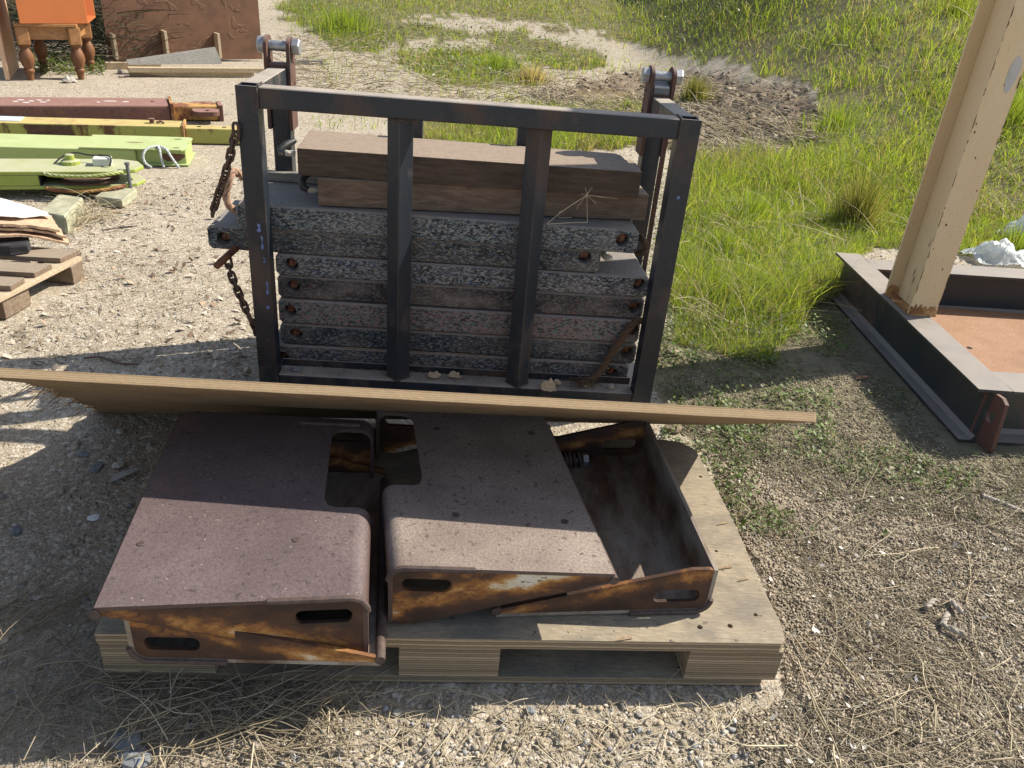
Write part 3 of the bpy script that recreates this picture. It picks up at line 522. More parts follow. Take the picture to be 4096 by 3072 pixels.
x, y = grass_pts(1900, lambda m, x, y: fbm(x*9, y*9, 3, 95)+RNG.uniform(-.2, .3, len(x)) > .12, x0=2780, x1=3330, y0=1570, y1=1790)
leaves('sunlit_sprigs', x, y, RNG.uniform(.01, .024, len(x)), [(.16, .23, .06), (.20, .26, .09), (.13, .18, .06), (.25, .27, .13)], .045, MLEAF, 'bright leafy sprigs in the sun at the right end of the plywood sheet')
x, y = grass_pts(26000, lambda m, x, y: m['grass'], x0=1080, x1=3300, y0=-100, y1=330, zmax=26.)
leaves('meadow_weeds', x, y, RNG.uniform(.02, .06, len(x)), [(.12, .20, .03), (.09, .15, .03), (.16, .22, .05), (.30, .26, .16), (.2, .2, .1)], .14, MLEAF, 'leafy green weeds at the back of the yard')
x, y = grass_pts(1500, lambda m, x, y: (m['py'] > 1), x0=130, x1=420, y0=225, y1=300, zmax=12.)
leaves('yard_weeds', x, y, RNG.uniform(.02, .05, len(x)), [(.14, .20, .05), (.10, .14, .04), (.2, .2, .1)], .07, MLEAF, 'small weeds under the turned-leg table')
# dry stalks and litter
def stalks(name, x, y, L, r, pal, m, dir_=None, spread=3.14, lift=.02, label=None, cat='dry stalks', rise=.15, z=None):
    n = len(x); z0 = gh(x, y, False)+r+RNG.random(n)*lift if z is None else z; a = (RNG.uniform(0, 2*math.pi, n) if dir_ is None else dir_+RNG.normal(0, spread, n)); K = 6
    cur = RNG.normal(0, .6, n); el = np.abs(RNG.normal(0, rise, n)); P = []; pos = np.stack([x, y, z0], -1); ang = a.copy(); step = L/(K-1)
    for k in range(K):
        rad = r*(1-.55*k/(K-1)); sx, sy = -np.sin(ang), np.cos(ang)
        for j in range(3):
            t = 2*math.pi*j/3; P.append(pos+np.stack([sx*np.cos(t)*rad, sy*np.cos(t)*rad, np.sin(t)*rad], -1))
        pos = pos+np.stack([np.cos(ang)*step, np.sin(ang)*step, np.sin(el)*step*(1-k/K*1.3)], -1); pos[:, 2] = np.maximum(pos[:, 2], gh(pos[:, 0], pos[:, 1], False)+r*.6) if z is None else pos[:, 2]
        ang = ang+cur/K+RNG.normal(0, .12, n)+np.where(RNG.random(n) < .12, RNG.normal(0, .8, n), 0)
    V = np.stack(P, 1).reshape(-1, 3); o = np.arange(n)[:, None]*(3*K); F = np.concatenate([o+np.array([[3*k+j, 3*k+(j+1) % 3, 3*k+3+(j+1) % 3, 3*k+3+j]]) for k in range(K-1) for j in range(3)])
    return tag(fastmesh(name, V, [F], m, np.repeat(pick(pal, n), 3*K, 0), True), label, cat, kind='stuff')
MST = vcol('dead_stalk', .9, .0)
DEAD = [(.35, .30, .215), (.27, .225, .16), (.42, .37, .28), (.20, .165, .115), (.45, .405, .31), (.32, .265, .185)]
def st_pts(n, key, **k):
    x, y = px_sample(n, **k); mk = masks(x, y); ok = mk[key] & ~keepout(x, y); return x[ok], y[ok]
x, y = st_pts(34000, 'straw', x0=2700, x1=4300, y0=1750, y1=3180); ok = fbm(x*5, y*5, 3, 55)+RNG.uniform(-.35, .5, len(x)) > 0; x, y = x[ok], y[ok]
stalks('dry_stalks', x, y, np.clip(RNG.lognormal(-3.75, .5, len(x)), .008, .08), RNG.uniform(.0006, .0018, len(x)), DEAD, MST, math.radians(-35), .9, .006, 'matted dry grey-brown weed stalks covering the soil right of the pallet')
x, y = st_pts(330, 'straw', x0=2800, x1=4300, y0=1800, y1=3180)
stalks('long_dry_stalks', x, y, RNG.uniform(.08, .30, len(x)), RNG.uniform(.001, .0024, len(x)), [(.40, .34, .23), (.47, .40, .28), (.33, .27, .18)], MST, math.radians(-35), .9, .02, 'longer pale dry stalks lying over the matted stalks')
x, y = st_pts(9000, 'litter', x0=2600, x1=4300, y0=1050, y1=2150)
stalks('shaded_litter', x, y, np.clip(RNG.lognormal(-3.1, .5, len(x)), .012, .14), RNG.uniform(.0006, .0016, len(x)), [(.20, .17, .12), (.14, .12, .08), (.27, .24, .17), (.13, .15, .07)], MST, None, 1, .014, 'dry plant litter around the end of the plywood sheet')
x, y = st_pts(700, 'dirt', x0=-100, x1=1500, y0=2380, y1=3150)
stalks('front_twigs', x, y, np.clip(RNG.lognormal(-2.9, .5, len(x)), .015, .15), RNG.uniform(.0007, .0016, len(x)), [(.28, .23, .16), (.2, .16, .11), (.36, .31, .22)], MST, math.radians(20), 1.2, .012, 'thin dry stalks scattered in front of the pallet')
x, y = px_sample(230, 330, 1330, 2720, 3060); ok = ~keepout(x, y); x, y = x[ok], y[ok]
stalks('front_stalks', x, y, RNG.uniform(.05, .22, len(x)), RNG.uniform(.001, .0022, len(x)), [(.36, .30, .21), (.44, .38, .27), (.28, .23, .15)], MST, math.radians(15), .8, .03, 'tangle of pale dry stalks at the left front of the pallet')
x, y = px_sample(90, -100, 330, 2380, 2960)
stalks('side_stalks', x, y, RNG.uniform(.06, .25, len(x)), RNG.uniform(.001, .002, len(x)), [(.34, .28, .2), (.26, .21, .14)], MST, math.radians(35), .6, .03, 'thin dry stalks lying left of the pallet')
x, y = px_sample(260, 1250, 3000, 2780, 3100); ok = ~keepout(x, y); x, y = x[ok], y[ok]
stalks('foreground_straws', x, y, RNG.uniform(.02, .14, len(x)), RNG.uniform(.0008, .0018, len(x)), [(.40, .33, .22), (.47, .41, .29)], MST, None, 1, .01, 'single straws on the sunlit gravel in front')
x, y = st_pts(5500, 'mud', x0=2000, x1=3400, y0=270, y1=680)
stalks('mud_straw', x, y, RNG.uniform(.08, .35, len(x)), RNG.uniform(.002, .0045, len(x)), STR+DEAD, MST, None, 1, .05, 'flattened straw on the churned mud', rise=.35)
x, y = px_sample(1500, 1100, 2300, 150, 420, 16.); 
stalks('back_straw', x, y, RNG.uniform(.08, .4, len(x)), RNG.uniform(.003, .006, len(x)), STR+DEAD, MST, None, 1, .04, 'dry stems lying on the pale gravel at the back', rise=.3)
x, y = px_sample(2600, 1900, 4300, -80, 1450, 16.); mk = masks(x, y); ok = mk['grass']; x, y = x[ok], y[ok]
stalks('meadow_straw', x, y, RNG.uniform(.10, .36, len(x)), RNG.uniform(.0006, .0014, len(x))*np.clip(np.hypot(x, y)/3, 1, 3), STR, MST, None, 1, .1, 'thin dry straws standing in the green grass', rise=.7)
x, y = px_sample(1300, 0, 1100, 500, 1450); ok = ~keepout(x, y); x, y = x[ok], y[ok]
stalks('yard_litter', x, y, RNG.uniform(.02, .10, len(x)), RNG.uniform(.0008, .002, len(x)), DEAD, MST, None, 1, .004, 'bits of bark and dry leaf on the yard', cat='litter', rise=.05)
x, y = px_sample(900, -50, 1000, 600, 1500); ok = ~keepout(x, y) & (fbm(x*2, y*2, 2, 97) > -.1); x, y = x[ok], y[ok]
leaves('fallen_leaves', x, y, RNG.uniform(.02, .06, len(x))*.8, [(.30, .22, .15), (.38, .31, .24), (.22, .15, .1), (.42, .36, .29)], .004, MST, 'narrow dry fallen leaves on the gravel', 'leaves')
x, y = st_pts(500, 'straw', x0=2800, x1=4300, y0=1800, y1=3180)
leaves('pale_leaves', x, y, RNG.uniform(.008, .022, len(x)), [(.5, .47, .42), (.4, .36, .3), (.6, .57, .52)], .012, MST, 'small pale dead leaves among the stalks', 'leaves')
x, y = px_sample(2600, 170, 420, 60, 235, 11.)
stalks('brush', x*0+RNG.uniform(-6.2, -4.2, len(x)), RNG.uniform(8.8, 10.2, len(x)), RNG.uniform(.2, .7, len(x)), RNG.uniform(.003, .006, len(x)), [(.07, .06, .04), (.10, .085, .05), (.05, .06, .03)], MST, None, 1, .5, 'dark dry brush heaped behind the table', 'brush', rise=.5)

# ================================================================== PALLET, GUARDS, SHEET (foreground)
M['trayfloor'] = painted_steel('stained_tray_floor', (.34, .32, .28), (.24, .19, .14), (.15, .085, .045), (.075, .048, .035), 5., .50, .10, .6, None, 0, .7, (1.6, .5, 1))
M['trayfloor_old'] = rust_top('stained_tray_floor', (.12, .085, .06), (.20, .15, .105), (.33, .29, .24), (.05, .035, .028), .7)
M['traywall'] = painted_steel('brown_rust_wall', (.13, .058, .028), (.17, .08, .035), (.24, .11, .04), (.06, .033, .022), 5., .52, .1, .6)
PQ = quadmap((-.800, 1.139), (.652, 1.279), (.574, 2.085), (-.875, 1.945))
PW, PD = 1.459, .81
def pf(a, b, z): p = PQ(a/PW, b/PD); return (p[0], p[1], z)
pal = thing('plywood_pallet', 'weathered laminated plywood pallet carrying the rusty steel guards', 'pallet', pf(PW/2, PD/2, 0))
mb = MB()
ou = [(.004, 0), (PW-.02, 0), (PW-.008, .012), (PW, .05), (PW-.003, .2), (PW+.002, .4), (PW-.004, PD*.7), (PW-.012, PD-.05), (PW-.05, PD-.012), (PW-.1, PD), (0, PD), (0, .1)]
mb.plate(ou, [circ(PW-.12, .05, .006), circ(PW-.05, .085, .005, 12), circ(PW-.19, .045, .006), circ(PW-.035, .62, .005), circ(PW-.08, .30, .004)], .028, lambda u, v, w: pf(u, v, .138-w))
mb.build('deck_sheet', M['lvl'], pal, bevel=.0012)
mb = MB(); mb.box(.004, PW-.035, .004, PD-.01, 0.001, .021, f=pf); mb.build('bottom_board', M['lvl'], pal, bevel=.0015)
for b0, b1 in ((.003, .10), (.36, .46), (PD-.12, PD-.004)):
    for a0, a1 in ((.006, .232), (.615, .83), (1.243, PW-.006)):
        mb = MB(); mb.box(a0, a1, b0, b1, .0215, .1095, f=pf); mb.build('pallet_block', M['lvl'], pal, bevel=.0015)
# splinters lifting from the deck
mb = MB()
for a, b, l in ((1.36, .23, .04), (1.40, .19, .03), (1.41, .40, .03), (1.07, -.002, .04)):
    p = np.array(pf(a, b, .1395)); mb.prism([p, p+[l, .012, .0], p+[l*.9, .017, .003], p+[.005, .006, .002]], (0, 0, .0015))
tag(mb.build('splinter', M['splinter'], pal), kind='stuff')

def guard(name, label, q, zt, h, dirn, mats, notch=None, group=None, r=.034, bead=True, screws=()):
    f2 = quadmap(*q); Wd = np.hypot(*(np.array(q[1][:2])-np.array(q[0][:2]))); Dd = np.hypot(*(np.array(q[3][:2])-np.array(q[0][:2]))); T = .009
    def f(u, v, w): p = f2(u, v); return (p[0], p[1], zt+dirn*w)
    base = f(.5, .5, h if dirn < 0 else 0); t = thing(name, label, 'steel guard', base, group); ru = r/Wd; rv = .05/Dd
    P = [(0, 0), (1-ru, 0)]; v1, v2, un = notch or (1.5, 1.5, 0)
    if notch:
        P += [(1-ru, v1), (un+.06, v1), (un+.02, v1+.012), (un, v1+.05), (un, v2-.04), (un+.025, v2-.008), (un+.07, v2), (1-ru, v2)]
    P += [(1-ru, 1.)] + [(.075*(1-math.sin(a)), 1-rv*(1-math.cos(a))) for a in np.linspace(0, math.pi/2, 8)]
    mb = MB(); mb.plate(P, [], T, f)
    for va, vb in ([(0, v1), (v2, 1)] if notch else [(0, 1)]):
        pr = [(1-ru+ru*math.sin(a), r*(1-math.cos(a))) for a in np.linspace(0, math.pi/2, 9)]+[(1., h*.98)]
        inn = [(1-ru+(ru-T/Wd)*math.sin(a), T+(r-T)*(1-math.cos(a))) for a in np.linspace(0, math.pi/2, 9)]+[(1-T/Wd, h*.98)]
        prof = pr+inn[::-1]; n = len(prof); V = [f(u, va, w) for u, w in prof]+[f(u, vb, w) for u, w in prof]
        k = len(pr); F = [(i, (i+1) % n, n+(i+1) % n, n+i) for i in range(n)]+[(i, i+1, n-2-i, n-1-i) for i in range(k-1)]+[(n+i, n+n-1-i, n+n-2-i, n+i+1) for i in range(k-1)]
        mb.add(V, F)
    mb.build('guard_plate', mats[0], t, smooth=True)
    ol = [(.0, T*.9), (.0, .02), (.88, h)]+[(1-.045+.045*math.sin(a), h-.03*(1-math.cos(a))) for a in np.linspace(.1, math.pi/2, 7)]+[(1-.002, r)]+[(1-ru+ru*math.cos(a)*.99, r-(r-T*.9)*math.sin(a)) for a in np.linspace(.1, math.pi/2, 7)]
    sl = stadium(.72, .94, .030, .064, .026)
    for vv, sg in ((.001, 1), (.999, -1)):
        mb = MB(); mb.plate(ol, [sl], T, lambda u, w, d: f(u, vv+sg*d/Dd, w)); mb.build('end_flange', mats[1], t)
    mb = MB(); pth = [f(.0, v, T+.008) for v in np.linspace(-.004, 1-rv, 8)]; mb.tube(pth, .0105, 10); mb.build('rolled_lip', mats[2], t, smooth=True)
    if bead:
        mb = MB(); pth = [f(u, -.001, .002) for u in np.linspace(.62, 1-ru, 6)]+[f(1-ru+ru*math.sin(a), -.001, .002+r*(1-math.cos(a))) for a in np.linspace(.2, 1.57, 6)]
        mb.tube(pth, .0065, 8)
        if dirn < 0:
            mb.build('weld_bead', mats[2], t, smooth=True); mb = MB()
            pth = [f(u, .955, -.001) for u in np.linspace(.62, 1-ru, 6)]; mb.tube(pth, .006, 8)
        mb.build('weld_bead', mats[2], t, smooth=True)
    for px, py in screws:
        c = U(px, py, z=zt); mb = MB(); mb.lathe([(.0085, -.002), (.0085, .0012), (.007, .002)], c, 14); mb.box(-.0065, .0065, -.001, .001, .0018, .0026, f=lambda x, y, z: tuple(c+np.array([x, y*1., z])))
        mb.build('plug_screw', mats[2], t)
    return t
G1 = [(-.724, 1.052), (-.240, 1.140), (-.352, 1.775), (-.846, 1.742)]
G2 = [(.246, 1.266), (-.216, 1.228), (-.366, 1.868), (.090, 1.895)]
T1q = [(-.212, 1.118), (-.690, 1.078), (-.800, 1.715), (-.322, 1.765)]
T2q = [(.010, 1.277), (.484, 1.352), (.398, 1.965), (-.065, 1.885)]
guard('guard_cover', 'mauve-brown rusty steel cover on the left, its front flange overhanging the pallet edge', G1, .302, .155, -1, (M['top1'], M['rpa'], M['guardedge']), (.43, .925, .79), 'folded steel guards on the pallet', screws=((564, 2175), (1185, 2159), (750, 1737)))
guard('guard_tray', 'rusty steel tray nested underneath the left mauve cover', T1q, .142, .12, 1, (M['trayfloor'], M['rpc'], M['guardedge']), None, 'folded steel guards on the pallet')
guard('guard_cover', 'grey-brown speckled steel cover in the middle, resting on the open tray', G2, .302, .155, -1, (M['top2'], M['rpb'], M['guardedge']), (.43, .925, .79), 'folded steel guards on the pallet', screws=((1823, 2061), (2259, 2087), (2125, 1733), (1748, 1717)))
guard('guard_tray', 'open rusty steel tray on the right, a loose bolt lying in it', T2q, .143, .122, 1, (M['trayfloor'], M['rpd'], M['guardedge']), None, 'folded steel guards on the pallet')
# loose bolt in the tray
p0 = U(2180, 1840, z=.172); p1 = U(2325, 1838, z=.172); ax = (p1-p0)/np.linalg.norm(p1-p0)
bt = thing('loose_bolt', 'threaded bolt with thick washers lying in the open rusty tray', 'bolt', (*p1[:2], .152))
mb = MB(); mb.lathe([(.0105-.001*(i % 2), i*.0022) for i in range(56)], p1-ax*.125, 14, ax); mb.build('threaded_shank', M['galv'], bt)
for i in range(5):
    c = p1-ax*(.062-.0125*i); mb = MB(); tl = ax+np.array([0, .12*math.sin(i*2), .18]); mb.lathe([(.017, 0), (.0225, .001), (.0235, .004), (.0225, .008), (.017, .009)], c, 20, tl); mb.build('washer', M['guardedge'], bt)
mb = MB(); mb.lathe([(.0175, 0), (.019, .002), (.019, .015), (.0175, .017)], p1+ax*.002, 6, ax); mb.build('bolt_head', M['galv'], bt, bevel=.001)

# the broken plywood sheet leaning on the guards
A_ = np.array([-1.102, 1.481, .537]); B_ = np.array([.667, 1.529, .578]); ex = (B_-A_)/np.linalg.norm(B_-A_); an = math.radians(34.0)
hy = np.array([-ex[1], ex[0], 0]); ey = hy/np.linalg.norm(hy)*math.cos(an)+np.array([0, 0, -math.sin(an)]); ey -= ex*(ey@ex); ey /= np.linalg.norm(ey); ez = np.cross(ex, ey)
Ls = np.linalg.norm(B_-A_); DS = .905
def sheet_z(u, v): return -v*math.tan(math.radians(2.0))*(1-u/Ls)+v*math.tan(math.radians(2.0))*(u/Ls)
rr = random.Random(4); lft = []
for v in np.linspace(.03, DS, 34):
    b = np.interp(v, [.03, .07, .10, .35, .6, DS], [-.04, .0, .02, -.06, -.13, -.21]); lft.append((b+rr.uniform(-.022, .022), v))
poly = [(-.95, .9), (-.95, 0), (Ls, 0), (Ls+.003, .15), (Ls-.002, .5), (Ls, DS-.04)]
poly += [(u, DS+rr.uniform(-.004, .004)) for u in np.linspace(Ls-.05, .0, 14)]+lft[::-1]+[(-.065, .045), (-.10, .10), (-.15, .2), (-.215, .3), (-.295, .45), (-.40, .6), (-.475, .75), (-.565, .9)]
mb = MB(); mb.plate([(u, v) for u, v in poly], [], .022, lambda u, v, w: (u, v, sheet_z(u, v)-w))
sh = mb.build('broken_plywood_sheet', M['ply'], base=(0, 0, 0), bevel=.0008, seg=1)
sh.matrix_world = Matrix([[ex[i], ey[i], ez[i], A_[i]] for i in range(3)]+[[0, 0, 0, 1]])
tag(sh, 'long pale plywood sheet with a splintered left end, propped on the rusty guards', 'plywood sheet')
mb = MB()
for u, v in lft[3:]:
    for _ in range(2):
        l = rr.uniform(.03, .09); d = np.array([-.5+rr.uniform(-.5, .4), rr.uniform(-.6, .5), rr.uniform(-.9, .1)]); d /= np.linalg.norm(d); p = np.array([u+.015, v, sheet_z(u, v)-rr.uniform(.004, .02)]); w = rr.uniform(.002, .006)
        mb.prism([p, p+np.array([0, w, 0]), p+d*l+np.array([0, w*.4, 0]), p+d*l], (0, 0, .0014))
BASE[sh.name] = Vector((0, 0, 0)); tag(mb.build('splinter', M['splinter'], sh), kind='stuff')

# ================================================================== STEEL CAGE with pads and timbers
KC = .96; C0 = np.array([-.907, 2.492])*KC; CY = .0684
def T(a, b, z): a, b = a*(1-.0315*b)*KC, b*KC; return (C0[0]+math.cos(CY)*a-math.sin(CY)*b, C0[1]+math.sin(CY)*a+math.cos(CY)*b, .0566+KC*z)
def TA(px, py, b):                                              # pixel -> (a,z) on the cage plane at depth b
    d = FW+RT*(px-2048)/FPX+UP*(1536-py)/FPX; n = np.array([-math.sin(CY), math.cos(CY), 0]); o = np.array([*C0, .0566])
    t = (b*KC+n@(o-np.array([0, 0, CAMH])))/(n@d); p = np.array([0, 0, CAMH])+d*t-o
    return (p@np.array([math.cos(CY), math.sin(CY), 0]))/KC/(1-.0315*b), p[2]/KC
CW, CDp, CH, PT = 1.427, .485, .99, .065; ZB = -.0585
cage = thing('steel_stillage', 'black painted steel stillage frame holding stacked pads and timbers', 'stillage', T(CW/2, CDp/2, ZB))
cm = M['cage']
for a0 in (0, CW-PT):
    o4 = [(a0, 0), (a0+PT, 0), (a0+PT, PT), (a0, PT)]; i4 = [(a0+.005, .005), (a0+PT-.005, .005), (a0+PT-.005, PT-.005), (a0+.005, PT-.005)]
    mb = MB(); mb.plate(o4, [i4], CH-ZB, lambda u, v, w: T(u, v, CH-w)); mb.build('corner_post', cm, cage, bevel=.0012)
    mb = MB(); mb.box(a0, a0+PT, CDp-PT, CDp, ZB, CH-.004, f=T); mb.build('corner_post', cm, cage, bevel=.005)
    mb = MB(); mb.box(a0+.001, a0+PT-.001, PT+.001, CDp-PT-.001, .927, CH-.002, f=T); mb.build('side_rail', cm, cage, bevel=.006)
    mb = MB(); mb.box(a0+.001, a0+PT-.001, PT+.001, CDp-PT-.001, ZB, -.006, f=T); mb.build('base_rail', cm, cage, bevel=.004)
mb = MB(); mb.box(PT+.001, CW-PT-.001, .001, PT-.001, .925, CH-.001, f=T); mb.build('top_rail', cm, cage, bevel=.007, seg=3)
mb = MB(); mb.box(PT+.001, CW-PT-.001, .004, .083, ZB, .006, f=T); mb.build('base_rail', cm, cage, bevel=.006)
mb = MB(); mb.box(PT+.001, CW-PT-.001, .084, .090, -.02, .030, f=T); mb.build('retaining_lip', cm, cage, bevel=.001)
mb = MB(); mb.box(PT+.001, CW-PT-.001, CDp-.07, CDp-.004, ZB, -.004, f=T); mb.build('base_rail', cm, cage, bevel=.006)
for a in (.4925, .930):
    mb = MB(); s = .042; b = .0415; mb.prism([T(a-s, b, .0075), T(a, b-s, .0075), T(a+s, b, .0075), T(a, b+s, .0075)], np.array(T(0, 0, .924))-np.array(T(0, 0, .0075))); mb.build('middle_post', cm, cage, bevel=.004)
for a0, a1 in ((.482, .543), (.890, .951)):
    mb = MB(); mb.box(a0, a1, .424, .484, ZB, .885, f=T); mb.build('back_post', cm, cage, bevel=.004)
mb = MB(); mb.box(1.396, 1.408, .28, .306, ZB, .926, f=T); mb.build('side_strap', M['cagerust'], cage)
for a0, sgn in ((0, 1), (CW-PT, -1)):
    for ae in (a0-.0125, a0+PT+.0005):
        prof = [(.409, .78), (.496, .78), (.496, 1.02)]+[(.4525+.0435*math.cos(t), 1.054+.034*math.sin(t)) for t in np.linspace(0, math.pi, 14)]+[(.409, 1.02)]
        mb = MB(); mb.plate(prof, [circ(.474, .93, .008, 10), circ(.464, 1.0, .006, 10)], .012, lambda u, v, w: T(ae+w, u, v)); mb.build('clevis_ear', M['cagerust'], cage, bevel=.001)
    mb = MB(); mb.box(a0+.001, a0+PT-.001, .414, .489, CH-.001, CH+.008, f=T); mb.build('post_cap', M['cagerust'], cage)
    ax = np.array(T(1, 0, 0))-np.array(T(0, 0, 0)); ax /= np.linalg.norm(ax)
    c = np.array(T(a0-.033, .4525, 1.054)); mb = MB(); mb.lathe([(.0165, 0), (.0165, .125*KC)], c, 16, ax); mb.lathe([(.0172 if i % 2 else .0155, (.012 if sgn > 0 else .085)+i*.0025) for i in range(10)], c, 16, ax); pb_ = mb.build('pivot_bolt', M['galv'], cage, smooth=True)
    mb = MB(); mb.lathe([(.024, 0), (.027, .002), (.027, .023), (.025, .025)], np.array(T(a0-.0125-.026, .4525, 1.054)), 6 if sgn < 0 else 20, ax); mb.build('bolt_head', M['galv'], pb_, bevel=.0015)
    mb = MB(); mb.lathe([(.025, 0), (.027, .002), (.027, .024), (.024, .027)], np.array(T(a0+PT+.0135, .4525, 1.054)), 6, ax); mb.build('bolt_nut', M['galv'], pb_, bevel=.0015)
R_ = random.Random(21)
def weld(p, q, rr_=.0042):
    P = [np.array(p)*(1-t)+np.array(q)*t+np.array([R_.uniform(-1, 1), R_.uniform(-1, 1), R_.uniform(-1, 1)])*.0010 for t in np.linspace(0, 1, 14)]
    mb = MB(); mb.tube(P, [rr_*R_.uniform(.7, 1.15) for _ in P], 7); mb.build('weld_bead', M['weld'], cage, smooth=True)
for a0 in (PT, CW-PT): weld(T(a0, -.001, .928), T(a0, -.001, .986)); weld(T(a0, .006, .991), T(a0, .060, .991)); weld(T(a0, -.001, -.05), T(a0, .002, .006))
for a in (.4925, .930):
    for z in (.009, .922): weld(T(a-.042, .0415, z), T(a, -.0005, z)); weld(T(a, -.0005, z), T(a+.042, .0415, z))
for i in range(6):
    mb = MB(); mb.box(CW-PT+.004, CW-.004, .417, .484, CH+.0085+i*.0032, CH+.0110+i*.0032, f=lambda a, b, z: T(a, b, z)); mb.build('shim_plate', M['darksteel'], cage)
mb = MB(); mb.box(CW-PT+.004, CW-.006, .416, .485, CH+.028, CH+.036, f=lambda a, b, z: T(a, b, z+(b-.416)*.2)); mb.build('shim_plate', plain('pale_grey_shim', (.34, .35, .36), .5, .1, 20, .2), cage, bevel=.001)
mb = MB()
for i in range(6): mb.box(.004, .03-.003*(i % 3), -.0016, .001, .045+i*.0125, .0488+i*.0125, f=T)
tag(mb.build('weld_rib', plain('black_weld_rib', (.008, .009, .011), .4, .3, 60), cage), kind='stuff')
mb = MB()
for a, z, s, h in ((.046, .55, .007, .03), (.05, .50, .004, .05), (.052, .44, .003, .02), (.056, .34, .004, .05), (.057, .27, .008, .012)):
    mb.prism([T(a-s+.003*math.sin(k*2.1)+s*1.1*math.cos(k*.785)*(.6+.4*math.sin(k*3)), -.0008, z+h*.5*math.sin(k*.785)) for k in range(8)], (0, .0015, 0))
mb.prism([T(1.395+.006*math.cos(k), -.0008, .745+.006*math.sin(k)) for k in range(6)], (0, .0015, 0)); tag(mb.build('paint_fleck', M['bluepaint'], cage), kind='stuff')

# --- recycled-plastic pads, bottom to top
PADS = [(.02, 1.352, .094, .416, .002, .081, [(.065, .030), (1.29, .040)], 6, 'lowest speckled plastic pad in the stack, half hidden behind the steel lip'),
        (.060, 1.372, .100, .416, .083, .164, [(.117, .124), (1.337, .128)], 5, 'dark blue-black speckled plastic pad directly under the pink speckled one'),
        (.060, 1.370, .097, .416, .167, .260, [(.101, .216), (1.346, .224)], 4, 'pink and teal speckled plastic pad, third from the bottom of the stack'),
        (.061, 1.372, .104, .416, .263, .347, [(.117, .308), (1.341, .306)], 3, 'dull dark grey plastic pad directly on top of the pink speckled one'),
        (.060, 1.378, .100, .416, .349, .427, [(.115, .391), (1.343, .398)], 2, 'bright black-and-white speckled plastic pad whose bare right end lies in the sun'),
        (-.165, 1.192, .104, .412, .429, .512, [(-.111, .468), (1.136, .485)], 1, 'dark speckled plastic pad pushed out to the left past the cage post'),
        (-.060, 1.312, .092, .414, .514, .598, [(1.256, .560)], 0, 'pale speckled plastic pad at the top of the stack, directly under the brown timbers')]
for a0, a1, b0, b1, za, zb, holes, mi, lab in PADS:
    c = .012; ol = [(a0+c, za), (a1-c, za), (a1, za+c), (a1, zb-c), (a1-c, zb), (a0+c, zb), (a0, zb-c), (a0, za+c)]
    mb = MB(); mb.plate(ol, [circ(a, z, .0235, 22) for a, z in holes if z-.024 > za and z+.024 < zb], (b1-b0), lambda u, v, w: T(u, b0+w, v), ch=.006)
    pad = mb.build('plastic_pad', M['pads'][mi], base=T((a0+a1)/2, (b0+b1)/2, za)); tag(pad, lab, 'plastic pad', 'speckled recycled plastic pads in the cage')
    for a, z in holes:
        mb = MB(); c3 = np.array(T(a, b0+.042, z+.003)); R_ = random.Random(int(a*1e4))
        for k in range(3):
            ph = R_.uniform(0, 6); mb.tube([c3+np.array([.012*math.cos(ph+s*2.2)*(1-.2*k), .008*math.sin(s*3+k)-.003, -.004+.011*math.sin(ph+s*2.6)]) for s in np.linspace(0, 2.6, 9)], .0072, 7)
        mb.build('rope_knot', M['ropered'], pad, smooth=True)
        if a == .065: mb = MB()
# ropes of pads at the ends
def ropething(name, pts, r, m, parent=None, label=None, cat=None, n=8):
    P = [np.array(p) for p in pts]; q = []
    for i in range(len(P)-1):
        p0, p1, p2, p3 = P[max(0, i-1)], P[i], P[i+1], P[min(len(P)-1, i+2)]
        for t in np.linspace(0, 1, 7)[:-1]: q.append(.5*((2*p1)+(-p0+p2)*t+(2*p0-5*p1+4*p2-p3)*t*t+(-p0+3*p1-3*p2+p3)*t**3))
    q.append(P[-1]); mb = MB(); L = np.cumsum([0]+[np.linalg.norm(q[i+1]-q[i]) for i in range(len(q)-1)])
    for s in range(3):                                         # three twisted strands
        W_ = []
        for i, p in enumerate(q):
            a, b = q[max(0, i-1)], q[min(len(q)-1, i+1)]; t = (b-a)/np.linalg.norm(b-a); e = np.cross(t, [.3, .9, .2]); e /= np.linalg.norm(e); g = np.cross(t, e); ph = L[i]/r*.75+s*2.094
            W_.append(p+(e*math.cos(ph)+g*math.sin(ph))*r*.5)
        mb.tube(W_, r*.62, n)
    o = mb.build(name, m, parent, base=None if parent else P[0], smooth=True)
    return tag(o, label, cat) if label else o
rp = lambda z, pts, b: [T(*(lambda q: (q[0], bb, q[1]))(TA(*z(*p), bb))) for p, bb in zip(pts, b)]
ropething('rope_loop', rp(z2, [(330, 1320), (300, 1295), (245, 1262), (215, 1330), (195, 1420), (205, 1500), (262, 1555), (300, 1560)], [.2, .17, .14, .12, .12, .12, .13, .15]), .0115, M['rope'], None, 'pinkish tan rope loop hanging from the left end of the top plastic pad', 'rope loop')
ropething('rope_loop', rp(z7, [(1440, 270), (1480, 285), (1515, 320), (1528, 370), (1510, 410), (1465, 415)], [.25, .2, .18, .18, .18, .2]), .011, M['ropebrown'], None, 'frayed brown rope loop at the right end of the top plastic pad', 'rope loop')
ropething('rope_stub', rp(z7, [(1180, 395), (1205, 430), (1235, 455), (1255, 440)], [.2, .17, .15, .15]), .011, M['ropewhite'], None, 'short pale rope stub poking out beside the sunlit pad end', 'rope')
ropething('brown_strap', rp(z7, [(1500, 935), (1440, 960), (1370, 1040), (1290, 1150), (1215, 1270), (1150, 1355), (1100, 1400), (1040, 1420), (1010, 1440)], [.075, .07, .07, .068, .066, .064, .05, .035, .03]), .0125, M['ropebrown'], None, 'thick dark brown frayed rope hanging diagonally across the lower pads to the base rail', 'rope')
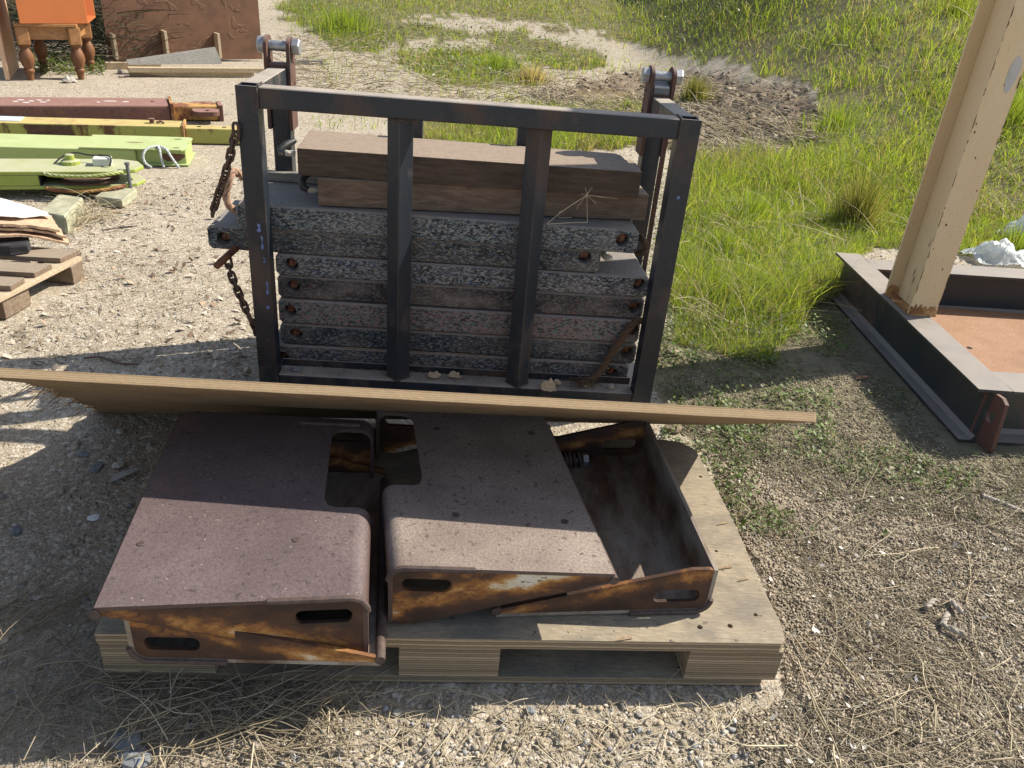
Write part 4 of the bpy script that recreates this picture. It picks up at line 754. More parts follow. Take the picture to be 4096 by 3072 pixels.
mb = MB(); R_ = random.Random(5); c = np.array(T(*(lambda q: (q[0], .035, q[1]))(TA(*z7(1040, 1415), .035))))
for i in range(60):
    d = np.array([R_.gauss(-.3, .8), R_.gauss(-.3, .6), abs(R_.gauss(.1, .3))]); d /= np.linalg.norm(d); p = c+np.array([R_.gauss(0, .02), R_.gauss(0, .008), R_.uniform(-.008, .01)]); mb.tube([p, p+d*.012, p+d*.03+np.array([0, 0, -.008])], .0012, 4)
tag(mb.build('frayed_rope_end', M['ropebrown']), 'frayed brown rope end lying on the base rail at the right', 'rope end')

# --- timbers on top
def beamq(FL, FR, RR, RL, za, zb, name, m, lab, group=None, bev=.004, chip=False):
    mb = MB(); b4 = [T(*p, za) for p in (FL, FR, RR, RL)]; t4 = [T(*p, zb) for p in (FL, FR, RR, RL)]; mb.hexa(b4+t4)
    o = mb.build(name, m, base=T(*(np.array(FL)+np.array(RR))/2, za), bevel=bev); return tag(o, lab, 'timber', group)
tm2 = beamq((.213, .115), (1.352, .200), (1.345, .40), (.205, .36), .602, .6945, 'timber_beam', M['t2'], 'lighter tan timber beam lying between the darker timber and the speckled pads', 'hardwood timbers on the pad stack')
mb = MB(); za, zb = .696, .785
pts = [(.147, .132), (1.300, .142), (1.306, .25), (1.303, .30), (1.275, .315), (1.272, .38), (1.255, .405), (.135, .422)]
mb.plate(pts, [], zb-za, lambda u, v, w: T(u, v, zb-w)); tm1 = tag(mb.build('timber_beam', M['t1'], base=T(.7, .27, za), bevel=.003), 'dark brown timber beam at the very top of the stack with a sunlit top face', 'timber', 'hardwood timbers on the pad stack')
for tmr, z, q, bb, m2 in ((tm1, z2, [(700, 1035), (640, 1065), (596, 1100), (600, 1128), (640, 1128), (700, 1135)], [.30, .27, .25, .24, .22, .22], 0), (tm2, z2, [(830, 1275), (780, 1285), (752, 1330), (760, 1380), (800, 1400), (860, 1400)], [.24, .22, .2, .19, .19, .2], 0)):
    w = rp(z, q, bb); mb = MB(); mb.tube(w[:5], [.009, .0125, .0125, .0125, .0115], 10); BASE.setdefault(tmr.name, tmr.location); mb.build('hose_sleeve', M['ropehose'], tmr, smooth=True)
    ropething('rope_handle', w[3:], .0095, M['ropewhite'], tmr)
mb = MB(); mb.plate([(-.06, .384), (1.0, .384), (1.0, .419), (-.06, .419)], [], .032, lambda u, v, w: T(u, v, .632-w)); tag(mb.build('grey_plank', M['grey'], bevel=.003), 'grey plank lying behind the timbers on the top pad', 'plank')

# --- chain with toggle pin
chp = [(262, 925), (268, 985), (240, 1060), (225, 1150), (205, 1215), (185, 1290), (160, 1360), (130, 1450), (105, 1530), (85, 1600)]
up_ = rp(z2, chp, [-.012, -.014, -.016, -.018, -.02, -.02, -.015, -.005, .0, .02])
lo_ = rp(z6, [(215, 455), (228, 520), (245, 590), (275, 665), (315, 755), (355, 850), (395, 935), (425, 985), (440, 1050)], [.05, .04, .03, .02, .01, .005, -.005, .03, .06])
ch_ = thing('rusty_chain', 'rusty link chain hanging beside the left front cage post', 'chain', T(-.05, 0, .3))
LM = None; pitch = .0255
def resample(P, step):
    P = np.array(P); L = np.concatenate([[0], np.cumsum(np.linalg.norm(np.diff(P, axis=0), axis=1))]); s = np.arange(0, L[-1], step)
    return np.stack([np.interp(s, L, P[:, i]) for i in range(3)], 1)
for P in (up_, lo_):
    Q = resample(P, pitch)
    for i in range(len(Q)-1):
        if LM is None:
            mb = MB(); R1, L1 = .0095, .0105
            pth = [(L1+R1*math.cos(a), R1*math.sin(a), 0) for a in np.linspace(-math.pi/2, math.pi/2, 9)]+[(-L1-R1*math.cos(a), -R1*math.sin(a), 0) for a in np.linspace(-math.pi/2, math.pi/2, 9)]
            mb.tube(pth, .0046, 8, True); BASE['__o'] = Vector((0, 0, 0)); l = mb.build('chain_link', M['chain'], base=(0, 0, 0), smooth=True); LM = l
        else: l = LM.copy(); COL.objects.link(l)
        l.parent = ch_; d = Vector(Q[i+1]-Q[i]); c = Vector((Q[i]+Q[i+1])/2)-BASE[ch_.name]
        l.matrix_local = Matrix.Translation(c) @ d.to_track_quat('X', 'Z').to_matrix().to_4x4() @ Matrix.Rotation((i % 2)*math.pi/2+.35, 4, 'X')
e = rp(z6, [(238, 415), (122, 522)], [.06, .0]); mb = MB(); d = np.array(e[1])-np.array(e[0]); mb.lathe([(.0105, -.03), (.0115, -.028), (.0115, np.linalg.norm(d)-.003), (.0095, np.linalg.norm(d))], e[0], 16, d); mb.build('toggle_pin', M['pin'], ch_, smooth=True)

# --- small debris on the base rail and timbers
mb = MB(); mb.lathe([(.004, 0), (.013, .002), (.017, .008), (.014, .015), (.005, .019)], T(.125, .038, .006), 9); o = mb.build('pebble', M['greystone'], rough=.002); o.scale = (1.2, .8, .8); tag(o, 'grey pebble on the base rail near the left cage post', 'pebble', 'pebbles on the cage base rail')
mb = MB(); mb.lathe([(.004, 0), (.011, .002), (.013, .008), (.011, .014), (.004, .018)], T(1.283, .04, .006), 9); o = mb.build('pebble', M['stone'], rough=.0015); tag(o, 'whitish round pebble on the base rail near the right cage post', 'pebble', 'pebbles on the cage base rail')
def flake(a, b, z, s, lab, seed, tilt=.5):
    R_ = random.Random(seed); mb = MB(); n = 14; V = []; c = np.array(T(a, b, z))
    ring = [(R_.uniform(.65, 1.1)*s*math.cos(k*2*math.pi/n), R_.uniform(.65, 1.1)*s*math.sin(k*2*math.pi/n)) for k in range(n)]
    V = [c+np.array([x, y*.7, max(0., (y*tilt+R_.uniform(-.15, .15)*s))+.004+s*.4]) for x, y in ring]+[c+np.array([0, 0, .006+s*.5])]
    W_ = [v-np.array([0, 0, .002]) for v in V]; mb.add(V+W_, [(i, (i+1) % n, n) for i in range(n)]+[(n+1+(i+1) % n, n+1+i, 2*n+1) for i in range(n)]+[((i+1) % n, i, n+1+i, n+1+(i+1) % n) for i in range(n)])
    tag(mb.build('crumpled_flake', M['tan'], base=c), lab, 'dry flake', 'tan flakes on the cage base rail')
flake(.625, .035, .006, .026, 'tan crumpled flake left of the middle of the base rail', 1); flake(.70, .045, .006, .024, 'tan crumpled flake with an upright straw just left of the right middle post', 2)
flake(1.045, .000, -.005, .030, 'tan flake hanging over the front of the base rail', 3, 1.); flake(1.08, .04, .006, .018, 'small tan flake beside the frayed rope end', 4); flake(1.185, .035, .006, .018, 'small greyish flake between the frayed rope and the white pebble', 6)
x = RNG.uniform(PT+.05, CW-PT-.05, 420); x = x[(x < .75) | (RNG.random(420) < .3)]; bb = RNG.uniform(.01, .08, len(x)); pp = np.array([T(a, b, .0075) for a, b in zip(x, bb)])
stalks('straw_bits', pp[:, 0], pp[:, 1], RNG.uniform(.006, .022, len(x)), RNG.uniform(.0006, .0014, len(x)), [(.40, .31, .19), (.30, .23, .15), (.46, .38, .26)], MST, None, 1, 0, 'bits of straw on the base rail of the cage', 'straw', .05, z=pp[:, 2]+.001)
x = RNG.uniform(.28, .80, 160); pp = np.array([T(a, b, .0825) for a, b in zip(x, RNG.uniform(.094, .1, len(x)))])
stalks('straw_bits', pp[:, 0], pp[:, 1], RNG.uniform(.006, .02, len(x)), RNG.uniform(.0006, .0014, len(x)), [(.46, .36, .22), (.36, .28, .17)], MST, 0, .5, 0, 'bits of straw on the top edge of the lowest pad', 'straw', .05, z=pp[:, 2]+.001)
q0 = (840, 1375); mb = MB()
def stm(pts, b, r): mb.tube(rp(z3, pts, b), r, 5)
stm([(530, 1650), (640, 1560), (745, 1490), (825, 1440)], [.05, .06, .08, .1], .0011); stm([(535, 1652), (700, 1642), (830, 1640)], [.05, .06, .06], .001); stm([(825, 1440), (826, 1530), (828, 1640)], [.1, .09, .06], .0008)
for e_ in [(1050, 1467), (970, 1462), (865, 1382), (780, 1430), (895, 1505), (815, 1385), (745, 1540), (850, 1400), (830, 1420)]: stm([(825, 1440), ((825+e_[0])/2, (1440+e_[1])/2-4), e_], [.1, .1, .105], .0006)
stm([(610, 1590), (625, 1560), (640, 1555)], [.06, .06, .06], .0006); stm([(610, 1600), (660, 1605), (712, 1602)], [.06, .06, .06], .0006)
tag(mb.build('dry_seedhead', plain('pale_dry_stem', (.50, .43, .30), .85, .2, 30)), 'pale dry star-shaped grass seedhead lying against the lower timber', 'seedhead')

# ================================================================== STEEL BASE FRAME WITH CREAM COLUMN (right)
BH = .215; fr = thing('steel_base_frame', 'black I-beam base frame with a rust-footed cream column standing on it', 'steel frame', (2.3, 3.0, 0))
xl = lambda y: 1.594+(y-2.46)*(-.042/1.17)                       # left flange edge of the side beam
def ibeam(name, p0, p1, wid, side, mtl, tf=.012, tw=.010, h=BH):   # p0,p1: flange edge line; flange extends to `side` by wid
    p0, p1 = np.array(p0, float), np.array(p1, float); d = (p1-p0)/np.linalg.norm(p1-p0); n = np.array([-d[1], d[0]])*side; L = np.linalg.norm(p1-p0)
    f = lambda u, v, z: (*(p0+d*u+n*v), z)
    mb = MB(); mb.box(0, L, 0, wid, h-tf, h, f=f); mb.box(0, L, 0, wid, .0, tf, f=f); mb.box(.0, L, wid/2-tw/2, wid/2+tw/2, tf, h-tf, f=f)
    for sg in (-1, 1): mb.prism([f(.001, wid/2+sg*tw/2, tf), f(.001, wid/2+sg*(tw/2+.016), tf), f(.001, wid/2+sg*tw/2, tf+.016)], np.array(f(L-.001, 0, 0))-np.array(f(.001, 0, 0)))
    return mb.build(name, mtl, fr, bevel=.0015)
ibeam('side_beam', (xl(2.46), 2.46), (xl(3.86), 3.86), .122, -1, M['beam'])
ibeam('front_beam', (xl(2.46)+.1235, 2.463), (3.7, 2.60), .150, 1, M['beam'])
ibeam('rear_beam', (xl(3.75)+.1235, 3.652), (3.7, 3.80), .145, 1, M['beam'])
mb = MB(); mb.hexa([(1.72, 2.58, .022), (3.7, 2.72, .022), (3.7, 3.75, .022), (1.66, 3.70, .022)]+[(1.72, 2.58, .032), (3.7, 2.72, .032), (3.7, 3.75, .032), (1.66, 3.70, .032)]); mb.build('floor_plate', M['orangeplate'], fr)
mb = MB(); mb.lathe([(.012, 0), (.012, .0015)], (1.985, 3.235, .032), 14); mb.build('plate_hole_shade', M['hole_shade'], fr)  # flat black disc on the plate, the shade of a hole as colour
xw = xl(2.46)+.061; pr = [(2.50, .013), (2.398, .0005), (2.39, .02), (2.408, .188), (2.43, .2025), (2.50, .2025)]
mb = MB(); mb.plate(pr, [circ(2.445, .120, .021, 18, .018)], .014, lambda u, v, w: (xw+.001+w+(2.46-u)*.25, u, v)); mb.build('end_lug', M['lug'], fr, bevel=.0015)
x0, x1, y0, y1 = 1.600, 1.712, 3.095, 3.325; TOP = 2.6
cl = MB(); sk = lambda x, y, z: (x-(y-3.1)*.055, y+.02*(x-1.6), z)
ft = .012; cl.box(x0, x1, y0, y0+ft, BH+.001, TOP, f=sk); cl.box(x0, x1, y1-ft, y1, BH+.001, TOP, f=sk); cl.box((x0+x1)/2-.004, (x0+x1)/2+.004, y0+ft, y1-ft, BH+.001, TOP, f=sk)
colm = cl.build('column', M['cream'], fr, bevel=.001)
mb = MB(); R_ = random.Random(9)
def footskin(xa, xb, yy, out_):                                 # flaking rust round the column foot, ragged upper edge
    n = 16; top = [BH+.028+R_.uniform(0, .026) for _ in range(n+1)]
    for i in range(n):
        a, b = xa+(xb-xa)*i/n, xa+(xb-xa)*(i+1)/n; mb.hexa([sk(a, yy, BH+.0015), sk(b, yy, BH+.0015), sk(b, yy+out_, BH+.0015), sk(a, yy+out_, BH+.0015), sk(a, yy, top[i]), sk(b, yy, top[i+1]), sk(b, yy+out_*.8, top[i+1]), sk(a, yy+out_*.8, top[i])])
footskin(x0-.0008, x1+.0008, y0-.0025, .0022); mb.build('rusted_foot', M['creamrust'], colm, rough=.0008); mb = MB(); footskin(x0-.0005, x1, y1-ft-.0032, .003)
mb.build('rusted_foot', M['creamrust'], colm, rough=.0008)
mb = MB(); mb.prism([sk(x0-.002, y0-.003, BH+.001), sk(x1+.002, y0-.003, BH+.001), sk(x1+.002, y1+.003, BH+.001), sk(x0-.002, y1+.003, BH+.001)], (0, 0, .004)); mb.build('rust_scale', M['creamrust'], fr, rough=.0005)
mb = MB(); c = np.array(U(4000, 290, y=3.094)); mb.plate([(.019*math.cos(t)*(1+.1*math.sin(3*t)), .062*math.sin(t)*(1+.06*math.sin(4*t))) for t in np.linspace(0, 2*math.pi, 30)[:-1]], [], .0012, lambda u, v, w: sk(1.6865+u-.008+v*.05, y0-.0002-w, c[2]+v-.004)); mb.build('primer_patch', M['greypaint'], colm)
mb = MB()
for z, s in ((.60, .004), (.98, .003), (.95, .0035), (1.12, .005), (.86, .003), (.74, .0028), (.5, .0022), (.42, .003), (1.2, .004)):
    xx = R_.uniform(x0+.01, x1-.01); mb.prism([sk(xx+s*math.cos(k*.9)*R_.uniform(.6, 1.1), y0-.0012, z+s*1.8*math.sin(k*.9)*R_.uniform(.6, 1.1)) for k in range(7)], (0, .0011, 0))
for i in range(46):                                             # rust bleeding along both flange edges
    z = R_.uniform(BH+.05, 1.45); e_ = R_.choice((0, 0, 1)); l = R_.uniform(.008, .045); w = R_.uniform(.001, .0042); xx = (x0 if not e_ else x1-w)
    mb.prism([sk(xx, y0-.0011, z), sk(xx+w, y0-.0011, z+l*.2), sk(xx+w*.8, y0-.0011, z+l*.7), sk(xx, y0-.0011, z+l)], (0, .0010, 0))
tag(mb.build('rust_mark', plain('dark_rust_mark', (.13, .055, .03), .8, .4, 40), colm), kind='stuff')
# crumpled plastic film behind the rear beam
def film(name, px, py, lab, sx, sy, hz, seed):
    c = U(px, py, z=.02); n = 26; V = []
    for i in range(n):
        for j in range(n):
            u, v = i/(n-1)*2-1, j/(n-1)*2-1; r = math.hypot(u, v); a = fbm(np.array([u*2.2+seed]), np.array([v*2.2]), 4, seed)[0]; b = fbm(np.array([u*5+seed]), np.array([v*5]), 4, seed+9)[0]
            V.append((c[0]+u*sx*(1+.25*a), c[1]+v*sy*(1+.25*b), c[2]+max(0, hz*(1-r*r*.8)*(.75+.9*a)+.05*b)))
    o = fastmesh(name, V, [np.array([[i*n+j, i*n+j+1, (i+1)*n+j+1, (i+1)*n+j] for i in range(n-1) for j in range(n-1)])], M['plastic'], None, False); tag(o, lab, 'plastic film')
film('plastic_film', 4010, 1040, 'crumpled white plastic film lying low in the grass behind the beam', .20, .12, .10, 3)
film('plastic_film', 4110, 955, 'translucent plastic film standing up behind the crumpled white one', .17, .12, .20, 8)

# ================================================================== CRANE BOOMS (left)
def boom(name, lab, Ln, Rn, width, h, z0, m, ext=1.6, cap=None):
    """box section: near top edge from Ln to Rn (left end runs out of the picture)"""
    Ln, Rn = np.array(Ln[:2]), np.array(Rn[:2]); d = (Rn-Ln)/np.linalg.norm(Rn-Ln); n = np.array([-d[1], d[0]]); P0 = Ln-d*ext; L = np.linalg.norm(Rn-P0)
    f = lambda u, v, z: (*(P0+d*u+n*v), z0+z)
    t = thing(name, lab, 'crane boom', f(L/2, width/2, 0), 'steel crane booms lying on the yard'); return t, f, L, d, n
# 1 dark red-rust boom
t, f, L, d, n = boom('crane_boom', 'farthest boom, dark red rust with an orange end plate and two lugs', (-3.85, 5.85), (-2.83, 6.35), .33, .135, 0, None)
mb = MB(); mb.box(0, L, 0, .33, 0, .135, f=f); bx = mb.build('boom_section', M['boomr'], t, bevel=.018, seg=4, smooth=True)
mb = MB(); mb.box(L+.001, L+.022, -.012, .342, -.0, .150, f=f); mb.build('end_plate', M['boomo'], t, bevel=.002)
mb = MB(); mb.box(L+.023, L+.36, .09, .25, .005, .115, f=f); mb.build('inner_tube', M['boomo'], t, bevel=.01)
mb = MB(); mb.box(L+.36, L+.395, .075, .265, .0, .125, f=f); mb.build('end_plate', M['boomr'], t, bevel=.004)
for v0, sg in ((.09, -1), (.25, 1)):
    ol = [(L+.16, 0), (L+.36, 0)]+[(L+.30+.06*math.cos(a), .07+.06*math.sin(a)) for a in np.linspace(0, math.pi/2, 6)]+[(L+.22+.06*math.cos(a), .07+.06*math.sin(a)) for a in np.linspace(math.pi/2, math.pi, 6)]
    mb = MB(); mb.plate(ol, [circ(L+.265, .07, .02)], .035, lambda u, v, w: f(u, v0+sg*v*1.15, .098-w)); mb.build('pin_lug', M['boomr'], t, bevel=.002)
mb = MB()
for u, v, l in ((L-.98, .10, .05), (L-.95, .16, .04), (L-.90, .20, .04), (L-1.02, .20, .05), (L-.87, .12, .05), (L-.84, .19, .03), (L-1.05, .14, .04), (L-.42, .17, .10), (L-.31, .15, .05), (L-.50, .13, .025)):
    mb.plate([(l*.5*math.cos(a), .012*math.sin(a)) for a in np.linspace(0, 6.28, 9)[:-1]], [], .001, lambda a, b, w: f(u+a, v+b, .1362-w))
tag(mb.build('paint_mark', M['chalk'], t), kind='stuff')
mb = MB(); mb.lathe([(.016, 0), (.016, .001)], f(L-.12, .17, .1353), 14); mb.build('drain_hole_shade', M['hole_shade'], t)  # nothing is bored here: black disc paints the dark inside of the hole
# 2 yellow-lime rusty boom
t, f, L, d, n = boom('crane_boom', 'second boom, rust-streaked yellow with a dark patch and a thinner lime end tube', (-3.55, 5.35), (-2.475, 5.69), .21, .13, 0, None)
mb = MB(); mb.box(0, L, 0, .21, 0, .13, f=f); mb.build('boom_section', M['boomy'], t, bevel=.007)
mb = MB(); mb.box(L+.001, L+.016, -.008, .218, -.0, .140, f=f); mb.build('end_plate', M['boomo'], t, bevel=.002)
mb = MB(); mb.box(L+.017, L+.47, .045, .165, .005, .112, f=f); mb.build('inner_tube', M['boomy'], t, bevel=.008)
mb = MB(); mb.box(L+.47, L+.50, .035, .175, .0, .120, f=f); mb.build('end_plate', M['boomo'], t, bevel=.004)
mb = MB(); ol = [(L-.98+R_.uniform(-.012, .012), z) for z in np.linspace(.004, .122, 7)]+[(L-.70+R_.uniform(-.018, .018), z) for z in np.linspace(.122, .004, 7)]; mb.plate(ol, [], .0012, lambda u, v, w: f(u, .0002-w, v)); mb.build('rust_patch', plain('dark_brown_rust_patch', (.10, .05, .032), .8, .35, 30), t)
mb = MB(); mb.box(L-1.9, L-1.02, .05, .19, .1305, .1345, f=f); mb.build('pale_plate', plain('pale_grey_sheet', (.5, .55, .58), .5, .12, 10), t)
mb = MB(); mb.lathe([(.016, 0), (.016, .018), (.022, .02), (.022, .032)], f(L-.20, .10, .1305), 8); mb.tube([f(L-.17, .09, .138), f(L-.14, .10, .145), f(L-.12, .08, .136)], .008, 7); mb.build('rusty_fitting', M['lug'], t)
mb = MB()
for u in (L+.11, L+.28): mb.lathe([(.016, 0), (.016, .001)], f(u, .105, .1123), 14)
mb.build('drain_hole_shade', M['hole_shade'], t)  # black discs laid on the tube, hole shade put into their colour
mb = MB(); mb.hexa([f(L-1.9, -.10, .06), f(L-1.16, -.10, .06), f(L-1.16, -.002, .09), f(L-1.9, -.002, .09), f(L-1.9, -.10, .082), f(L-1.16, -.10, .082), f(L-1.16, -.002, .112), f(L-1.9, -.002, .112)]); mb.build('side_plate', M['boomo'], t, bevel=.002)
# 3 lime boom with white rope
t, f, L, d, n = boom('crane_boom', 'third boom, clean lime green with oval holes in its flared end plate', (-3.268, 4.88), (-2.235, 5.15), .36, .10, 0, None)
mb = MB(); mb.box(0, L-.30, 0, .36, 0, .098, f=f); mb.box(L-.301, L, .03, .33, .004, .094, f=f); mb.build('boom_section', M['booml'], t, bevel=.010, seg=3)
ol = [(L-.62, -.001), (L-.02, -.006), (L+.006, .02), (L+.004, .14), (L-.012, .20), (L+.004, .25), (L+.006, .345), (L-.02, .366), (L-.62, .361)]
mb = MB(); mb.plate(ol, [circ(L-.06, .05, .014, 14, .026), circ(L-.17, .05, .014, 14, .026), circ(L-.085, .30, .015, 14, .028)], .009, lambda u, v, w: f(u, v, .1075-w)); mb.build('end_plate', M['booml'], t)
mb = MB(); ol = [(L-.5, .0), (L+.004, 0), (L+.014, .005), (L+.014, .35), (L+.004, .357), (L-.5, .357)]; mb.plate(ol, [], .010, lambda u, v, w: f(u, v, .012-w)); mb.build('bottom_plate', M['booml'], t)
mb = MB(); mb.plate([(.07*math.cos(a)*(1+.3*math.sin(3*a)), .034*math.sin(a)*(1+.3*math.cos(2*a))) for a in np.linspace(0, 6.28, 16)[:-1]], [], .001, lambda u, v, w: f(L-.085+u, .0295-w, .05+v)); mb.plate([(.05*math.cos(a)*(1+.3*math.sin(3*a)), .014*math.sin(a)) for a in np.linspace(0, 6.28, 12)[:-1]], [], .001, lambda u, v, w: f(L-.33+u, .17+v, .1082-w)); mb.build('rust_patch', M['lug'], t)
q = lambda a, b, bb: f(L-.16+a, bb, b)
ropething('tied_cord', [q(.0, .112, .06), q(-.02, .118, .03), q(-.06, .112, .0), q(-.085, .085, -.025), q(-.09, .05, -.03), q(-.075, .02, -.035), q(-.045, .004, -.05)], .0075, M['ropeblue'], None, 'loop of grey-white cord hanging over the lime boom, left strand', 'cord')
for a, lab in ((.0, 'middle strand of grey-white cord hanging straight down the lime boom'), (.06, 'right strand of grey-white cord hanging slanted beside the rusty corner of the lime boom')):
    ropething('tied_cord', [q(-.01, .113, .05), q(.0+a*.3, .119, .02), q(.01+a*.7, .108, -.008), q(.015+a, .07, -.022), q(.02+a*1.3, .03, -.026), q(.03+a*1.5, .004, -.04)], .0075, M['ropeblue'], None, lab, 'cord')
# 4 nearest lime boom with sheave
t, f, L, d, n = boom('crane_boom', 'nearest boom, dusty lime green, with a pulley sheave and guide rods in its rounded end', (-2.834, 4.185), (-2.33, 4.37), .29, .10, .05, None, 2.0)
mb = MB(); ol = [(0, 0), (L-.02, 0), (L+.12, .05), (L+.16, .13), (L+.12, .24), (L+.02, .29), (0, .29)]
mb.plate(ol, [], .022, lambda u, v, w: f(u, v, .10-w)); mb.plate(ol, [], .020, lambda u, v, w: f(u, v, .021-w)); mb.box(0, L-.36, .001, .289, .0212, .0778, f=f); mb.box(L-.361, L-.05, .18, .288, .0212, .0778, f=f)
mb.build('boom_section', M['booml2'], t, bevel=.006)
mb = MB(); mb.box(L-.36, L-.352, .004, .2, .022, .077, f=f); mb.build('slot_shade', M['hole_shade'], t)  # black plate closing the recess, its deep shade painted in
c = f(L-.13, .11, .030); mb = MB(); mb.lathe([(.10, 0), (.155, .001), (.16, .006), (.125, .016), (.125, .022), (.16, .031), (.155, .036), (.10, .037)], c, 40); mb.build('sheave', plain('brown_worn_sheave', (.12, .075, .05), .6, .4, 30), t, smooth=True)
for z_, off in ((.092, -.028), (.012, -.034)):
    ropething('guide_rod', [f(L-.33, .0, z_), f(L-.31, off*.6, z_-.004), f(L-.25, off, z_-.008), f(L-.12, off*1.5, z_-.008), f(L+.0, off*.9, z_), f(L+.06, .02, z_+.003)], .010, M['boomo'] if z_ < .05 else M['booml2'], t)
mb = MB(); mb.lathe([(.010, -.075), (.010, .125), (.014, .127), (.014, .14)], f(L+.085, .04, 0), 12); mb.build('hinge_pin', M['darksteel'], t, smooth=True)
mb = MB(); mb.lathe([(.05, 0), (.05, .018), (.04, .022), (.024, .024), (.024, .05), (.018, .053)], f(L-.22, .17, .1005), 14); mb.build('axle_boss', M['booml2'], t)
mb = MB(); fx = lambda u, v, z: f(L-.09+u, .11+v, z); mb.box(-.01, .085, 0, .075, .101, .142, f=fx); o = mb.build('plastic_block', plain('pale_grey_plastic', (.52, .53, .48), .6, .1, 20), bevel=.006); tag(o, 'pale grey plastic block lying on the nearest lime boom', 'block')
ropething('black_wire', [f(L-.30, .16, .105), f(L-.25, .20, .14), f(L-.19, .22, .15), f(L-.12, .2, .142), f(L-.03, .16, .15), f(L+.0, .10, .147), f(L-.01, .08, .11)], .005, M['ropehose'], None, 'thin black wire looped over the boss and block on the nearest boom', 'wire')
# grey sleepers under the nearest boom
def sleeper(name, fl, rr_, lab, h):
    mb = MB(); mb.hexa([(*p, 0) for p in fl]+[(*(np.array(p)*.995+np.array(rr_)*.005), h) for p in fl]); o = mb.build(name, M['concrete'], bevel=.008, rough=.003); tag(o, lab, 'block')
sleeper('grey_block', [(-2.40, 3.78), (-2.255, 3.735), (-2.335, 4.06), (-2.47, 4.08)], (-2.35, 3.9), 'lichen-grey square block with dry grass on it, in front of the nearest boom', .088)
sleeper('grey_block', [(-2.36, 4.22), (-2.20, 4.20), (-2.22, 4.42), (-2.38, 4.43)], (-2.3, 4.3), 'grey block directly under the rounded end of the nearest boom', .049)
x = RNG.normal(-2.28, .07, 120); y = RNG.normal(3.95, .09, 120); stalks('dry_grass', x, y, RNG.uniform(.06, .22, 120), RNG.uniform(.001, .0022, 120), STR, MST, None, 1, .05, 'tuft of dry straw tangled over the grey block', rise=.7)

# ================================================================== OLD PALLET, SLAB, PAPER (left)
op = thing('old_timber_pallet', 'old brown timber pallet with spaced boards at the left edge', 'pallet', (-2.05, 3.0, 0))
def U4(a, b, z): return U(*z4(a, b), z=z)
def board(pts, th, m, nm, z): 
    mb = MB(); tp = [np.array(p) for p in pts]; mb.hexa([p-np.array([0, 0, th]) for p in tp]+tp); return mb.build(nm, m, op, bevel=.003)
for a, b, c_ in (((415, 490), (553, 428), 0), ((235, 590), (357, 528), 0), ((70, 682), (168, 622), 0)):
    pr_, pf_ = U4(*a, .12), U4(*b, .12); dl = np.array([-.98, -.085, 0]); board([pr_+dl, pr_, pf_, pf_+dl], .022, M['oldpal'], 'deck_board', .12)
s0, s1 = U4(567, 478, .097), U4(0, 765, .097); dd = (s0-s1); dd /= np.linalg.norm(dd); nn = np.array([dd[1], -dd[0], 0]); s1 = s1-dd*.5
mb = MB(); mb.hexa([s1-nn*.05, s1, s0, s0-nn*.05]); mb.v = mb.v; mb = MB(); zz = np.array([0, 0, .018]); mb.hexa([s1-nn*.0-zz, s0-zz, s0-nn*.09-zz, s1-nn*.09-zz, s1, s0, s0-nn*.09, s1-nn*.09]); mb.build('batten', M['palebat'], op, bevel=.002)
for p, q in (((515, 672), (590, 622)), ((45, 912), (222, 808)), ((-420, 1180), (-200, 1060))):
    a, b = U4(*p, 0), U4(*q, 0); dl = np.array([-.16, .015, 0]); zt_ = np.array([0, 0, .078]); mb = MB(); mb.hexa([a+dl, a, b, b+dl, a+dl+zt_, a+zt_, b+zt_, b+dl+zt_]); mb.build('pallet_block', M['oldpal'], op, bevel=.004)
mb = MB(); pts = [(205, 365), (195, 330), (150, 308), (60, 306), (-160, 330), (-160, 400), (60, 405), (190, 390)]; mb.plate([tuple(U4(*p, .165)[:2]) for p in pts], [], .043, lambda u, v, w: (u, v, .165-w)); o = mb.build('rubber_slab', M['blackslab'], bevel=.008, rough=.002); tag(o, 'scorched black rubber slab with rounded end lying on the old pallet', 'slab')
def cardsheet(nm, pts, z, th, m, lab, seed, droop=.03, cat='cardboard sheet', grp='layers of the cardboard pile'):
    P = np.array([U4(*p, z)[:2] for p in pts]); n = 18; V = []
    for i in range(n):
        for j in range(n):
            u, v = i/(n-1), j/(n-1); p = P[0]*(1-u)*(1-v)+P[1]*u*(1-v)+P[2]*u*v+P[3]*(1-u)*v; zz = z-droop*u*u+.010*fbm(np.array([u*3+seed]), np.array([v*3]), 3, seed)[0]+.004*fbm(np.array([u*9+seed]), np.array([v*9]), 2, seed)[0]
            V.append([p[0]+.012*fbm(np.array([v*6.]), np.array([seed*1.]), 3, 3)[0]*u, p[1]+.01*fbm(np.array([u*6.]), np.array([seed*1.]), 3, 5)[0], zz])
    V = np.array(V); V2 = V-[0, 0, th]; a = np.array([[i*n+j, (i+1)*n+j, (i+1)*n+j+1, i*n+j+1] for i in range(n-1) for j in range(n-1)]); N = n*n
    bd = [j for j in range(n)]+[i*n+n-1 for i in range(1, n)]+[(n-1)*n+j for j in range(n-2, -1, -1)]+[i*n for i in range(n-2, 0, -1)]; k = len(bd)
    sd = np.array([[bd[i], bd[(i+1) % k], N+bd[(i+1) % k], N+bd[i]] for i in range(k)])
    mb = MB(); mb.add(np.concatenate([V, V2]), [tuple(q) for q in a]+[tuple(q[::-1]+N) for q in a]+[tuple(q) for q in sd]); tag(mb.build(nm, m), lab, cat, grp)
cardsheet('cardboard_sheet', [(-260, 330), (455, 265), (380, 170), (-260, 200)], .215, .010, M['card'], 'lowest brown cardboard sheet of the pile, reaching farthest over the grey block', 2, .075)
